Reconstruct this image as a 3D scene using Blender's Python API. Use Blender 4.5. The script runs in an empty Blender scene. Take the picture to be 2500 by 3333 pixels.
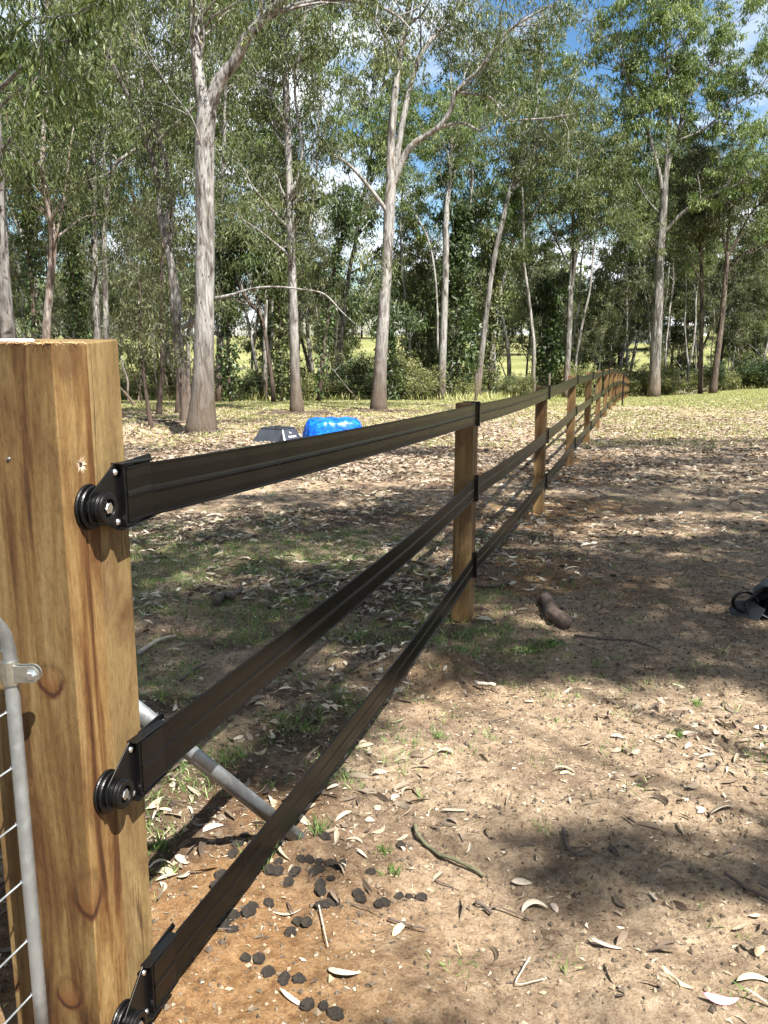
import bpy, math, random
import numpy as np
from mathutils import Vector, Matrix
rng = np.random.default_rng(7)
random.seed(7)
C = bpy.context.scene.collection
SC = bpy.context.scene

# ------------------------------------------------------------------ camera, sky, sun, exposure
EYE = 1.418
F = 2850.0
YH = 1095.0
TH = math.atan((1666.5 - YH) / F)
cT, sT = math.cos(TH), math.sin(TH)
cam = bpy.data.cameras.new('camera')
cam.sensor_fit = 'VERTICAL'; cam.sensor_height = 24.0; cam.lens = F / 3333 * 24.0
cam.clip_start = 0.05; cam.clip_end = 3000
camo = bpy.data.objects.new('camera', cam); C.objects.link(camo)
camo.location = (0, 0, EYE); camo.rotation_euler = (math.pi / 2 - TH, 0, 0)
SC.camera = camo

SUN = Vector((0.40, -0.55, 1.0)).normalized()
w = bpy.data.worlds.new('World'); SC.world = w; w.use_nodes = True
nt = w.node_tree; nt.nodes.clear()
def N(nt, t, **k):
    n = nt.nodes.new(t)
    for a, b in k.items(): setattr(n, a, b)
    return n
wo = N(nt, 'ShaderNodeOutputWorld'); bg = N(nt, 'ShaderNodeBackground'); bg.inputs[1].default_value = 0.05
sky = N(nt, 'ShaderNodeTexSky', sky_type='NISHITA'); sky.sun_disc = False
sky.sun_elevation = math.asin(SUN.z); sky.sun_rotation = math.atan2(SUN.x, SUN.y)
sky.air_density = 1.0; sky.dust_density = 0.6; sky.ozone_density = 2.0
tc = N(nt, 'ShaderNodeTexCoord'); sp = N(nt, 'ShaderNodeSeparateXYZ'); nt.links.new(tc.outputs['Generated'], sp.inputs[0])
za = N(nt, 'ShaderNodeMath', operation='ADD'); za.inputs[1].default_value = 0.22; nt.links.new(sp.outputs[2], za.inputs[0])
cb = N(nt, 'ShaderNodeCombineXYZ')
for i in (0, 1):
    dv = N(nt, 'ShaderNodeMath', operation='DIVIDE'); nt.links.new(sp.outputs[i], dv.inputs[0]); nt.links.new(za.outputs[0], dv.inputs[1]); nt.links.new(dv.outputs[0], cb.inputs[i])
nz = N(nt, 'ShaderNodeTexNoise'); nz.inputs['Scale'].default_value = 1.25; nz.inputs['Detail'].default_value = 9; nz.inputs['Roughness'].default_value = 0.55
mpw = N(nt, 'ShaderNodeMapping'); mpw.inputs['Location'].default_value = (1.55, 0.4, 0)
nt.links.new(cb.outputs[0], mpw.inputs[0]); nt.links.new(mpw.outputs[0], nz.inputs['Vector'])
cr = N(nt, 'ShaderNodeValToRGB'); cr.color_ramp.elements[0].position = 0.46; cr.color_ramp.elements[1].position = 0.60
nt.links.new(nz.outputs[0], cr.inputs[0])
mx = N(nt, 'ShaderNodeMixRGB'); nt.links.new(cr.outputs[0], mx.inputs[0])
hs = N(nt, 'ShaderNodeHueSaturation'); hs.inputs['Saturation'].default_value = 1.25; hs.inputs['Value'].default_value = 1.0
nt.links.new(sky.outputs[0], hs.inputs['Color'])
nt.links.new(hs.outputs[0], mx.inputs[1]); mx.inputs[2].default_value = (9.0, 9.4, 10.0, 1)
nt.links.new(mx.outputs[0], bg.inputs[0]); nt.links.new(bg.outputs[0], wo.inputs[0])

sl = bpy.data.lights.new('sun', 'SUN'); sl.energy = 5.0; sl.angle = math.radians(0.53); sl.color = (1.0, 0.955, 0.88)
so = bpy.data.objects.new('sun', sl); C.objects.link(so); so.rotation_euler = SUN.to_track_quat('Z', 'Y').to_euler()
so.location = (5, -8, 20)
SC.view_settings.view_transform = 'Standard'; SC.view_settings.look = 'None'; SC.view_settings.gamma = 1
SC.view_settings.exposure = 1.8
SC.render.engine = 'CYCLES'
SC.cycles.max_bounces = 6; SC.cycles.transparent_max_bounces = 8

# ------------------------------------------------------------------ geometry helpers
def ray(x, y):
    u = (x - 1250) / F; v = (1666.5 - y) / F
    return np.array([u, cT + v * sT, -sT + v * cT])
def P(x, y, Y):                       # point seen at picture (x, y), at distance Y ahead
    r = ray(x, y); p = r / r[1] * Y; p[2] += EYE; return p
def sp_(x, k): return k * np.logaddexp(0, x / k)
def hash2(ix, iy, s):
    h = (ix.astype(np.int64) * 374761393 + iy.astype(np.int64) * 668265263 + s * 974634777) & 0xffffffff
    h = ((h ^ (h >> 13)) * 1274126177) & 0xffffffff
    return ((h ^ (h >> 16)) & 0xffff) / 65535.0
def vn(x, y, s=0):
    x = np.asarray(x, float); y = np.asarray(y, float)
    ix = np.floor(x); iy = np.floor(y); fx = x - ix; fy = y - iy
    fx = fx * fx * (3 - 2 * fx); fy = fy * fy * (3 - 2 * fy)
    a = hash2(ix, iy, s); b = hash2(ix + 1, iy, s); c = hash2(ix, iy + 1, s); d = hash2(ix + 1, iy + 1, s)
    return (a * (1 - fx) + b * fx) * (1 - fy) + (c * (1 - fx) + d * fx) * fy
def fbm(x, y, s=0, o=4):
    t = 0; a = .5; n = 0
    for i in range(o):
        t = t + a * vn(x * 2 ** i, y * 2 ** i, s + i * 17); n += a; a *= .5
    return t / n
def sstep(a, b, x):
    t = np.clip((x - a) / (b - a), 0, 1); return t * t * (3 - 2 * t)
FA = math.atan(0.2943)
fd = np.array([math.sin(FA), math.cos(FA)]); nd = np.array([math.cos(FA), -math.sin(FA)])
def lat_fwd(X, Y): return X * nd[0] + Y * nd[1], X * fd[0] + Y * fd[1]
PITS = []                              # (x, y, radius, dz)
def big(X, Y):
    X = np.asarray(X, float); Y = np.asarray(Y, float)
    la, fo = lat_fwd(X, Y)
    k = 1 - .55 * sstep(0.5, 9, la + 1.0)
    z = -.0257 * Y - .034 * sp_(Y - 29, 3) * k
    z = z + .105 * sp_(Y - 76, 6) - .045 * sp_(Y - 185, 12)
    z = z + np.where(Y > 60, (fbm(X / 40, Y / 40, 3) - .5) * 2.2 * sstep(60, 140, Y), 0)
    return z
def gnd(X, Y):
    z = big(X, Y)
    X = np.asarray(X, float); Y = np.asarray(Y, float)
    nr = 1 - sstep(25, 60, Y)
    z = z + (fbm(X / 1.6, Y / 1.6, 11, 3) - .5) * .05 * nr + (fbm(X / .25, Y / .25, 21, 4) - .5) * .045 * nr + (fbm(X / .08, Y / .08, 29, 3) - .5) * .030 * (1 - sstep(5, 9, Y))
    for (x, y, r, dz) in PITS:
        d = ((X - x) ** 2 + (Y - y) ** 2) / r ** 2
        z = z + dz * np.exp(-d * 1.6) * (1 + .5 * (vn(X * 9, Y * 9, 5) - .5) * (r < 1))
    return z
def G(x, y, h=0.0):                    # point of the ground seen at picture (x, y)
    r = ray(x, y); r = r / r[1]
    Y = 1.4
    f = lambda Y: EYE + r[2] * Y - (float(big(r[0] * Y, Y)) + h)
    while f(Y) > 0 and Y < 260: Y *= 1.02
    a, b = Y / 1.02, Y
    for _ in range(25):
        m = (a + b) / 2
        if f(m) > 0: a = m
        else: b = m
    Y = b
    return np.array([r[0] * Y, Y, float(gnd(r[0] * Y, Y))])

class MB:
    def __init__(s): s.V = []; s.F = []; s.A = []; s.n = 0
    def add(s, V, Fc, rnd=None):
        V = np.asarray(V, float).reshape(-1, 3); Fc = np.asarray(Fc, int)
        if len(V) == 0: return
        s.V.append(V); s.F.append(Fc + s.n)
        s.A.append(np.broadcast_to(np.asarray(random.random() if rnd is None else rnd, float), (len(V),)).copy())
        s.n += len(V)
    def box(s, c, sx, sy, sz, R=None, rnd=None):
        v = np.array([[x, y, z] for x in (-.5, .5) for y in (-.5, .5) for z in (-.5, .5)]) * (sx, sy, sz)
        if R is not None: v = v @ np.array(R).T
        s.add(v + np.array(c), [[0, 1, 3, 2], [4, 6, 7, 5], [0, 4, 5, 1], [2, 3, 7, 6], [0, 2, 6, 4], [1, 5, 7, 3]], rnd)
    def tube(s, pts, rad, k=8, cap=True, rnd=None, lump=0.0):
        pts = np.asarray(pts, float); n = len(pts)
        rad = np.broadcast_to(np.asarray(rad, float), (n,))
        T = np.gradient(pts, axis=0); T /= np.linalg.norm(T, axis=1)[:, None] + 1e-9
        u = np.cross(T[0], [0, 0, 1.0] if abs(T[0][2]) < .9 else [1.0, 0, 0]); u /= np.linalg.norm(u)
        a = np.arange(k) * 2 * np.pi / k; V = []
        for i in range(n):
            u = u - T[i] * (u @ T[i]); u /= np.linalg.norm(u) + 1e-9; v = np.cross(T[i], u)
            rr = rad[i] * (1 + lump * (rng.random(k) - .5)) if lump else rad[i]
            V.append(pts[i] + (np.cos(a) * rr)[:, None] * u + (np.sin(a) * rr)[:, None] * v)
        V = np.concatenate(V); j = np.arange(k)
        Fc = [np.stack([i * k + j, i * k + (j + 1) % k, (i + 1) * k + (j + 1) % k, (i + 1) * k + j], 1) for i in range(n - 1)]
        s.add(V, np.concatenate(Fc), rnd)
        if cap:
            s.F.append(np.array([list(range(s.n - n * k, s.n - n * k + k))[::-1]])); s.F.append(np.array([list(range(s.n - k, s.n))]))
    def lathe(s, prof, R=None, c=(0, 0, 0), k=32, rnd=None):   # prof: (radius, height) pairs about z
        a = np.arange(k) * 2 * np.pi / k; V = np.concatenate([np.stack([r * np.cos(a), r * np.sin(a), np.full(k, h)], 1) for r, h in prof])
        if R is not None: V = V @ np.array(R).T
        j = np.arange(k); n = len(prof)
        Fc = [np.stack([i * k + j, i * k + (j + 1) % k, (i + 1) * k + (j + 1) % k, (i + 1) * k + j], 1) for i in range(n - 1)]
        s.add(V + np.array(c), np.concatenate(Fc), rnd)
    def prism(s, poly, T, thick, rnd=None):   # poly 2-D outline in (a, b); T maps (a, b, c) to 3-D
        n = len(poly); A = [T(a, b, 0) for a, b in poly] + [T(a, b, thick) for a, b in poly]
        s.add(A, [[i, (i + 1) % n, n + (i + 1) % n, n + i] for i in range(n)], rnd)
        s.F.append(np.array([list(range(s.n - 2 * n, s.n - n))[::-1]])); s.F.append(np.array([list(range(s.n - n, s.n))]))
    def mesh(s, name, smooth=False):
        V = np.concatenate(s.V); A = np.concatenate(s.A)
        loops = np.concatenate([f.reshape(-1) for f in s.F]); sizes = np.concatenate([np.full(len(f), f.shape[1]) for f in s.F])
        me = bpy.data.meshes.new(name); me.vertices.add(len(V)); me.vertices.foreach_set('co', V.astype(np.float32).ravel())
        me.loops.add(len(loops)); me.loops.foreach_set('vertex_index', loops.astype(np.int32))
        me.polygons.add(len(sizes)); me.polygons.foreach_set('loop_start', np.concatenate([[0], np.cumsum(sizes)[:-1]]).astype(np.int32))
        me.polygons.foreach_set('use_smooth', np.full(len(sizes), smooth))
        me.update(calc_edges=True)
        at = me.attributes.new('rnd', 'FLOAT', 'POINT'); at.data.foreach_set('value', A.astype(np.float32))
        return me
    def build(s, name, mat, parent=None, smooth=False, bevel=0, loc=None):
        me = s.mesh(name, smooth); me.materials.append(mat)
        o = bpy.data.objects.new(name, me); C.objects.link(o)
        if parent is not None: o.parent = parent
        if loc is not None: o.location = loc
        if bevel:
            m = o.modifiers.new('bevel', 'BEVEL'); m.width = bevel; m.segments = 2; m.limit_method = 'ANGLE'
        return o
def leafset(mb, B, D, L, W, rnd=None, seg=1, curl=0.0):
    """narrow pointed leaves: bases B, directions D"""
    n = len(B)
    if n == 0: return
    D = D / (np.linalg.norm(D, axis=1)[:, None] + 1e-9)
    q = rng.normal(size=(n, 3)); S = np.cross(D, q); S /= np.linalg.norm(S, axis=1)[:, None] + 1e-9
    Nn = np.cross(S, D)
    L = np.broadcast_to(L, (n,))[:, None]; W = np.broadcast_to(W, (n,))[:, None]
    r = rng.random(n) if rnd is None else rnd
    V = np.stack([B, B + D * L * .42 + S * W * .5 + Nn * L * .05, B + D * L + Nn * L * (-.06), B + D * L * .42 - S * W * .5 + Nn * L * .05], 1).reshape(-1, 3)
    Fc = np.arange(n * 4).reshape(n, 4)
    mb.add(V, Fc, np.repeat(r, 4))
def empty(name, loc=(0, 0, 0)):
    o = bpy.data.objects.new(name, None); C.objects.link(o); o.location = [float(q) for q in loc]; o.empty_display_size = .2; return o
def tag(o, label=None, cat=None, group=None, kind=None):
    if label: o['label'] = label
    if cat: o['category'] = cat
    if group: o['group'] = group
    if kind: o['kind'] = kind
    return o
def copy_tree(o, parent=None):
    c = o.copy(); C.objects.link(c)
    if parent is not None: c.parent = parent
    for ch in list(o.children): copy_tree(ch, c)
    return c
def shift(mb, loc):
    for v in mb.V: v -= np.array(loc)[None]
def catmull(pts, n=6):
    p = np.asarray(pts, float)
    if len(p) < 3:
        t = np.linspace(0, 1, n + 1)[:, None]; return p[0] * (1 - t) + p[-1] * t
    q = np.vstack([2 * p[0] - p[1], p, 2 * p[-1] - p[-2]]); out = []
    for i in range(1, len(q) - 2):
        for t in np.linspace(0, 1, n, endpoint=False):
            out.append(.5 * (2 * q[i] + (q[i + 1] - q[i - 1]) * t + (2 * q[i - 1] - 5 * q[i] + 4 * q[i + 1] - q[i + 2]) * t * t + (3 * q[i] - q[i - 1] - 3 * q[i + 1] + q[i + 2]) * t ** 3))
    out.append(q[-2]); return np.array(out)

# ------------------------------------------------------------------ materials
def mat(name):
    m = bpy.data.materials.new(name); m.use_nodes = True; n = m.node_tree
    return m, n, n.nodes['Principled BSDF']
def ramp(n, stops):
    r = N(n, 'ShaderNodeValToRGB'); e = r.color_ramp.elements
    while len(e) < len(stops): e.new(.5)
    for i, (p, c) in enumerate(stops): e[i].position = p; e[i].color = (*c, 1)
    return r
def noise(n, vec, scale, detail=5, rough=.55, mscale=None, dist=0):
    t = N(n, 'ShaderNodeTexNoise'); t.inputs['Scale'].default_value = scale; t.inputs['Detail'].default_value = detail
    t.inputs['Roughness'].default_value = rough; t.inputs['Distortion'].default_value = dist
    if mscale:
        mp = N(n, 'ShaderNodeMapping'); mp.inputs['Scale'].default_value = mscale; n.links.new(vec, mp.inputs[0]); vec = mp.outputs[0]
    n.links.new(vec, t.inputs['Vector']); return t
def objc(n): return N(n, 'ShaderNodeTexCoord').outputs['Object']
def mixc(n, f, a, b, mode='MIX'):
    m = N(n, 'ShaderNodeMixRGB', blend_type=mode)
    for i, q in ((0, f), (1, a), (2, b)):
        if hasattr(q, 'links'): n.links.new(q, m.inputs[i])
        elif i == 0: m.inputs[0].default_value = q
        else: m.inputs[i].default_value = (*q, 1)
    return m.outputs[0]
def bump(n, h, st, dist, bs):
    b = N(n, 'ShaderNodeBump'); b.inputs['Strength'].default_value = st; b.inputs['Distance'].default_value = dist
    n.links.new(h, b.inputs['Height']); n.links.new(b.outputs[0], bs.inputs['Normal']); return b
def simple(name, col, rough=.5, metal=0, var=.12, scale=30, bmp=0, spec=.5):
    m, n, b = mat(name); v = objc(n); t = noise(n, v, scale)
    lo = tuple(q * (1 - var) for q in col); hi = tuple(min(1, q * (1 + var)) for q in col)
    r = ramp(n, [(.3, lo), (.7, hi)]); n.links.new(t.outputs[0], r.inputs[0]); n.links.new(r.outputs[0], b.inputs['Base Color'])
    b.inputs['Roughness'].default_value = rough; b.inputs['Metallic'].default_value = metal; b.inputs['Specular IOR Level'].default_value = spec
    if bmp: bump(n, t.outputs[0], bmp, .01, b)
    return m
def leafmat(name, stops, trans=.35, rough=.45, tcol=None):
    m, n, b = mat(name); at = N(n, 'ShaderNodeAttribute', attribute_name='rnd')
    r = ramp(n, stops); n.links.new(at.outputs['Fac'], r.inputs[0])
    oi = N(n, 'ShaderNodeObjectInfo'); h = N(n, 'ShaderNodeHueSaturation')
    mr = N(n, 'ShaderNodeMapRange'); mr.inputs[3].default_value = .8; mr.inputs[4].default_value = 1.25
    n.links.new(oi.outputs['Random'], mr.inputs[0]); n.links.new(mr.outputs[0], h.inputs['Value']); n.links.new(r.outputs[0], h.inputs['Color'])
    n.links.new(h.outputs[0], b.inputs['Base Color']); b.inputs['Roughness'].default_value = rough; b.inputs['Specular IOR Level'].default_value = .35
    tr = N(n, 'ShaderNodeBsdfTranslucent'); g = mixc(n, 1.0, h.outputs[0], tcol or (1.0, 1.15, .45), 'MULTIPLY'); n.links.new(g, tr.inputs[0])
    ms = N(n, 'ShaderNodeMixShader'); ms.inputs[0].default_value = trans
    n.links.new(b.outputs[0], ms.inputs[1]); n.links.new(tr.outputs[0], ms.inputs[2])
    n.links.new(ms.outputs[0], n.nodes['Material Output'].inputs[0]); return m
M = {}
M['leaf_gum'] = leafmat('leaf_gum', [(0, (.026, .038, .014)), (.4, (.072, .094, .034)), (.75, (.135, .155, .062)), (1, (.29, .29, .16))])
M['leaf_light'] = leafmat('leaf_light', [(0, (.045, .072, .024)), (.5, (.11, .15, .052)), (1, (.26, .29, .12))], .4)
M['leaf_dark'] = leafmat('leaf_dark', [(0, (.018, .032, .012)), (.5, (.042, .064, .024)), (1, (.10, .14, .05))], .28)
M['leaf_olive'] = leafmat('leaf_olive', [(0, (.034, .042, .019)), (.5, (.088, .10, .045)), (1, (.23, .23, .13))], .33)
M['leaf_shrub'] = leafmat('leaf_shrub', [(0, (.07, .085, .03)), (.5, (.16, .17, .07)), (1, (.36, .33, .17))], .35)
M['grass'] = leafmat('grass', [(0, (.07, .14, .03)), (.6, (.15, .25, .07)), (.85, (.28, .33, .13)), (1, (.5, .46, .27))], .3)
M['grass_far'] = leafmat('grass_far', [(0, (.15, .19, .05)), (.5, (.30, .32, .11)), (1, (.55, .49, .29))], .3, tcol=(1, 1, .6))
M['litter'] = leafmat('litter', [(0, (.05, .034, .024)), (.28, (.15, .112, .080)), (.6, (.28, .226, .165)), (.88, (.44, .38, .285)), (1, (.62, .57, .45))], .12, .6, (1, .8, .6))

def bark(name, stops, low, sc=1.0):
    m, n, b = mat(name); v = objc(n)
    t1 = noise(n, v, 2.2 * sc, 6, .6, (2.2, 2.2, .45), 1.2); r = ramp(n, [(.5 + (p_ - .5) * .55, c_) for p_, c_ in stops]); n.links.new(t1.outputs[0], r.inputs[0])
    t2 = noise(n, v, 9 * sc, 6, .65, (2.5, 2.5, .3), .4); r2 = ramp(n, [(.36, (.32, .30, .28)), (.54, (1, 1, 1))]); n.links.new(t2.outputs[0], r2.inputs[0])
    c = mixc(n, .75, r.outputs[0], r2.outputs[0], 'MULTIPLY')
    # shed-bark flecks, and rough bark towards the foot of the trunk
    vo = N(n, 'ShaderNodeTexVoronoi'); vo.inputs['Scale'].default_value = 5.0; mp = N(n, 'ShaderNodeMapping'); mp.inputs['Scale'].default_value = (2, 2, .8)
    n.links.new(v, mp.inputs[0]); n.links.new(mp.outputs[0], vo.inputs['Vector'])
    r3 = ramp(n, [(.07, (1, 1, 1)), (.16, (0, 0, 0))]); n.links.new(vo.outputs['Distance'], r3.inputs[0])
    c = mixc(n, r3.outputs[0], c, tuple(q * .45 for q in stops[0][1]))
    sx = N(n, 'ShaderNodeSeparateXYZ'); n.links.new(v, sx.inputs[0])
    ad = N(n, 'ShaderNodeMath', operation='MULTIPLY_ADD'); n.links.new(t1.outputs[0], ad.inputs[0]); ad.inputs[1].default_value = -4.5; n.links.new(sx.outputs[2], ad.inputs[2])
    mr = N(n, 'ShaderNodeMapRange'); mr.inputs[1].default_value = -2.0; mr.inputs[2].default_value = .1; mr.inputs[3].default_value = 1; mr.inputs[4].default_value = 0
    n.links.new(ad.outputs[0], mr.inputs[0])
    lowc = mixc(n, t2.outputs[0], tuple(q * .5 for q in low), tuple(q * 1.5 for q in low))
    c = mixc(n, mr.outputs[0], c, lowc)
    n.links.new(c, b.inputs['Base Color']); b.inputs['Roughness'].default_value = .85; b.inputs['Specular IOR Level'].default_value = .15
    bump(n, t2.outputs[0], .7, .03, b); return m
M['bark_pale'] = bark('bark_pale', [(.25, (.07, .058, .048)), (.42, (.17, .158, .145)), (.56, (.29, .283, .272)), (.66, (.25, .24, .225)), (.8, (.15, .118, .095))], (.085, .066, .05))
M['bark_grey'] = bark('bark_grey', [(.3, (.055, .048, .042)), (.5, (.14, .13, .12)), (.7, (.245, .237, .225))], (.12, .09, .07))
M['bark_dark'] = bark('bark_dark', [(.3, (.04, .03, .025)), (.5, (.09, .07, .058)), (.7, (.16, .125, .10))], (.07, .05, .04))
M['bark_pink'] = bark('bark_pink', [(.3, (.11, .08, .062)), (.5, (.21, .17, .145)), (.7, (.30, .275, .255))], (.2, .12, .08))

def timber(name, stops, knots=(), streak=1.0):
    m, n, b = mat(name); v = objc(n)
    oi = N(n, 'ShaderNodeObjectInfo'); va = N(n, 'ShaderNodeVectorMath', operation='ADD')
    mu = N(n, 'ShaderNodeVectorMath', operation='SCALE'); cx = N(n, 'ShaderNodeCombineXYZ')
    for i in range(3): n.links.new(oi.outputs['Random'], cx.inputs[i])
    n.links.new(cx.outputs[0], mu.inputs[0]); mu.inputs['Scale'].default_value = 17.0
    n.links.new(v, va.inputs[0]); n.links.new(mu.outputs[0], va.inputs[1]); vv = va.outputs[0]
    # grain bends round knots
    t1 = noise(n, vv, 4.0, 5, .6, (4.2, 4.2, .38), .9); r = ramp(n, stops); n.links.new(t1.outputs[0], r.inputs[0])
    t2 = noise(n, vv, 26, 6, .65, (3, 3, .12), .2); r2 = ramp(n, [(.3, (.62, .55, .46)), (.62, (1.08, 1.06, 1.0))]); n.links.new(t2.outputs[0], r2.inputs[0])
    c = mixc(n, .4 * streak, r.outputs[0], r2.outputs[0], 'MULTIPLY')
    t3 = noise(n, vv, 3.0, 4, .6, (1.6, 1.6, .8), 1.0); r3 = ramp(n, [(.50, (0, 0, 0)), (.66, (1, 1, 1))]); n.links.new(t3.outputs[0], r3.inputs[0])
    c = mixc(n, r3.outputs[0], c, mixc(n, .62, c, (.050, .018, .006), 'MIX'))
    t5 = noise(n, vv, 130, 4, .7, (1, 1, .35)); r5 = ramp(n, [(.36, (.5, .42, .34)), (.5, (1, 1, 1)), (.72, (1.35, 1.3, 1.2))]); n.links.new(t5.outputs[0], r5.inputs[0])
    c = mixc(n, .4, c, r5.outputs[0], 'MULTIPLY')
    t7 = noise(n, vv, 5.0, 3, .5, (3.4, 3.4, .16), .3); r7 = ramp(n, [(.484, (0, 0, 0)), (.4975, (1, 1, 1)), (.5025, (1, 1, 1)), (.516, (0, 0, 0))]); n.links.new(t7.outputs[0], r7.inputs[0])
    t8 = noise(n, vv, 2.2, 2, .5); r8 = ramp(n, [(.5, (0, 0, 0)), (.58, (.8, .8, .8))]); n.links.new(t8.outputs[0], r8.inputs[0])
    c = mixc(n, mixc(n, 1.0, r7.outputs[0], r8.outputs[0], 'MULTIPLY'), c, (.035, .014, .006))
    for (kx, ky, kz, rad, asp) in knots:
        sb = N(n, 'ShaderNodeVectorMath', operation='SUBTRACT'); n.links.new(v, sb.inputs[0]); sb.inputs[1].default_value = (kx, ky, kz)
        mp = N(n, 'ShaderNodeMapping'); mp.inputs['Scale'].default_value = (1 / rad, 1 / rad, asp / rad); n.links.new(sb.outputs[0], mp.inputs[0])
        dn = noise(n, v, 18, 3); ds = N(n, 'ShaderNodeVectorMath', operation='ADD'); n.links.new(mp.outputs[0], ds.inputs[0])
        dm = N(n, 'ShaderNodeVectorMath', operation='SCALE'); dm.inputs['Scale'].default_value = .7; n.links.new(dn.outputs['Color'], dm.inputs[0]); n.links.new(dm.outputs[0], ds.inputs[1])
        sc = N(n, 'ShaderNodeVectorMath', operation='SUBTRACT'); n.links.new(ds.outputs[0], sc.inputs[0]); sc.inputs[1].default_value = (.35, .35, .35)
        ln = N(n, 'ShaderNodeVectorMath', operation='LENGTH'); n.links.new(sc.outputs[0], ln.inputs[0])
        rk = ramp(n, [(0, (.12, .055, .02)), (.55, (.09, .038, .012)), (.70, (.02, .007, .003)), (.82, (.05, .018, .007)), (1, (.08, .03, .010))]); n.links.new(ln.outputs['Value'], rk.inputs[0])
        sz = N(n, 'ShaderNodeSeparateXYZ'); n.links.new(sc.outputs[0], sz.inputs[0])
        lw = N(n, 'ShaderNodeMapRange'); lw.inputs[1].default_value = .25; lw.inputs[2].default_value = -.35; lw.inputs[3].default_value = .35; lw.inputs[4].default_value = 1; n.links.new(sz.outputs[2], lw.inputs[0])
        fk = ramp(n, [(0, (.8, .8, .8)), (.62, (.9, .9, .9)), (.80, (1, 1, 1)), (1, (0, 0, 0))]); n.links.new(ln.outputs['Value'], fk.inputs[0])
        ff = N(n, 'ShaderNodeMath', operation='MULTIPLY'); n.links.new(fk.outputs[0], ff.inputs[0]); n.links.new(lw.outputs[0], ff.inputs[1])
        c = mixc(n, ff.outputs[0], c, rk.outputs[0])
    n.links.new(c, b.inputs['Base Color']); b.inputs['Roughness'].default_value = .72; b.inputs['Specular IOR Level'].default_value = .25
    ad = N(n, 'ShaderNodeMath', operation='ADD'); n.links.new(t2.outputs[0], ad.inputs[0]); n.links.new(t5.outputs[0], ad.inputs[1])
    bump(n, ad.outputs[0], .35, .004, b); return m
M['wood_far'] = timber('wood_far', [(.3, (.075, .040, .014)), (.5, (.135, .082, .033)), (.7, (.19, .13, .058))])

M['black'] = simple('black_plastic', (.0025, .0025, .0027), .38, 0, .3, 60, .05, .3)
M['screw'] = simple('zinc_screw', (.75, .77, .78), .28, 1, .1, 80)
M['galv'] = None
def galv(name, col, rough=.42):
    m, n, b = mat(name); v = objc(n); t = noise(n, v, 14, 6, .65, (1, 1, .5)); r = ramp(n, [(.3, tuple(q * .7 for q in col)), (.5, col), (.72, tuple(min(1, q * 1.25) for q in col))])
    n.links.new(t.outputs[0], r.inputs[0]); n.links.new(r.outputs[0], b.inputs['Base Color']); b.inputs['Metallic'].default_value = .75
    t2 = noise(n, v, 60, 4); rr = ramp(n, [(.3, (rough - .12,) * 3), (.7, (rough + .15,) * 3)]); n.links.new(t2.outputs[0], rr.inputs[0]); n.links.new(rr.outputs[0], b.inputs['Roughness'])
    bump(n, t2.outputs[0], .12, .003, b); return m
M['galv'] = galv('galvanised_pipe', (.30, .32, .33)); M['galv_old'] = galv('weathered_pipe', (.24, .255, .265), .5); M['zinc'] = simple('zinc_plate', (.50, .51, .47), .30, .95, .15, 90, .02)
# rail: dark brown-black polymer, fine scuffs running along it
m, n, b = mat('rail_polymer'); v = objc(n)
t = noise(n, v, 12, 5, .6, (1, 1, 9)); r = ramp(n, [(.3, (.0022, .0020, .0017)), (.55, (.0036, .0031, .0026)), (.8, (.0060, .0051, .0041))]); n.links.new(t.outputs[0], r.inputs[0])
n.links.new(r.outputs[0], b.inputs['Base Color']); rr = ramp(n, [(.3, (.26,) * 3), (.7, (.36,) * 3)]); n.links.new(t.outputs[0], rr.inputs[0]); n.links.new(rr.outputs[0], b.inputs['Roughness'])
b.inputs['Specular IOR Level'].default_value = .13; M['rail'] = m
m, n, b = mat('rail_end_polymer'); v = objc(n)
t = noise(n, v, 20, 5); r = ramp(n, [(.3, (.002, .0018, .0016)), (.7, (.0035, .003, .0026))]); n.links.new(t.outputs[0], r.inputs[0]); n.links.new(r.outputs[0], b.inputs['Base Color'])
b.inputs['Roughness'].default_value = .34; b.inputs['Specular IOR Level'].default_value = .2; M['rail_end'] = m

# ------------------------------------------------------------------ ground
PITS += [(*G(520, 1398)[:2], .9, -.75), (*G(450, 1440)[:2], 0.7, .22), (*G(1330, 2180)[:2], .30, .07), (*G(1440, 2150)[:2], .25, .05),
         (*G(1180, 2030)[:2], .3, -.03), (*G(2040, 2520)[:2], .12, -.02), (*G(1000, 2860)[:2], .35, .02), (*G(1900, 3000)[:2], .5, -.015)]
xs = np.concatenate([-np.geomspace(4.2, 420, 90)[::-1], np.linspace(-4, 5, 640)[:], np.geomspace(5.15, 420, 90)])
ys = np.concatenate([-np.geomspace(.9, 60, 25)[::-1], np.linspace(-.8, 9, 700), np.geomspace(9.05, 520, 330)])
XX, YY = np.meshgrid(xs, ys); ZZ = gnd(XX, YY)
V = np.stack([XX.ravel(), YY.ravel(), ZZ.ravel()], 1); nx, ny = len(xs), len(ys)
ii = (np.arange(ny - 1)[:, None] * nx + np.arange(nx - 1)[None]).ravel()
mb = MB(); mb.add(V, np.stack([ii, ii + 1, ii + nx + 1, ii + nx], 1), 0)
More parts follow.
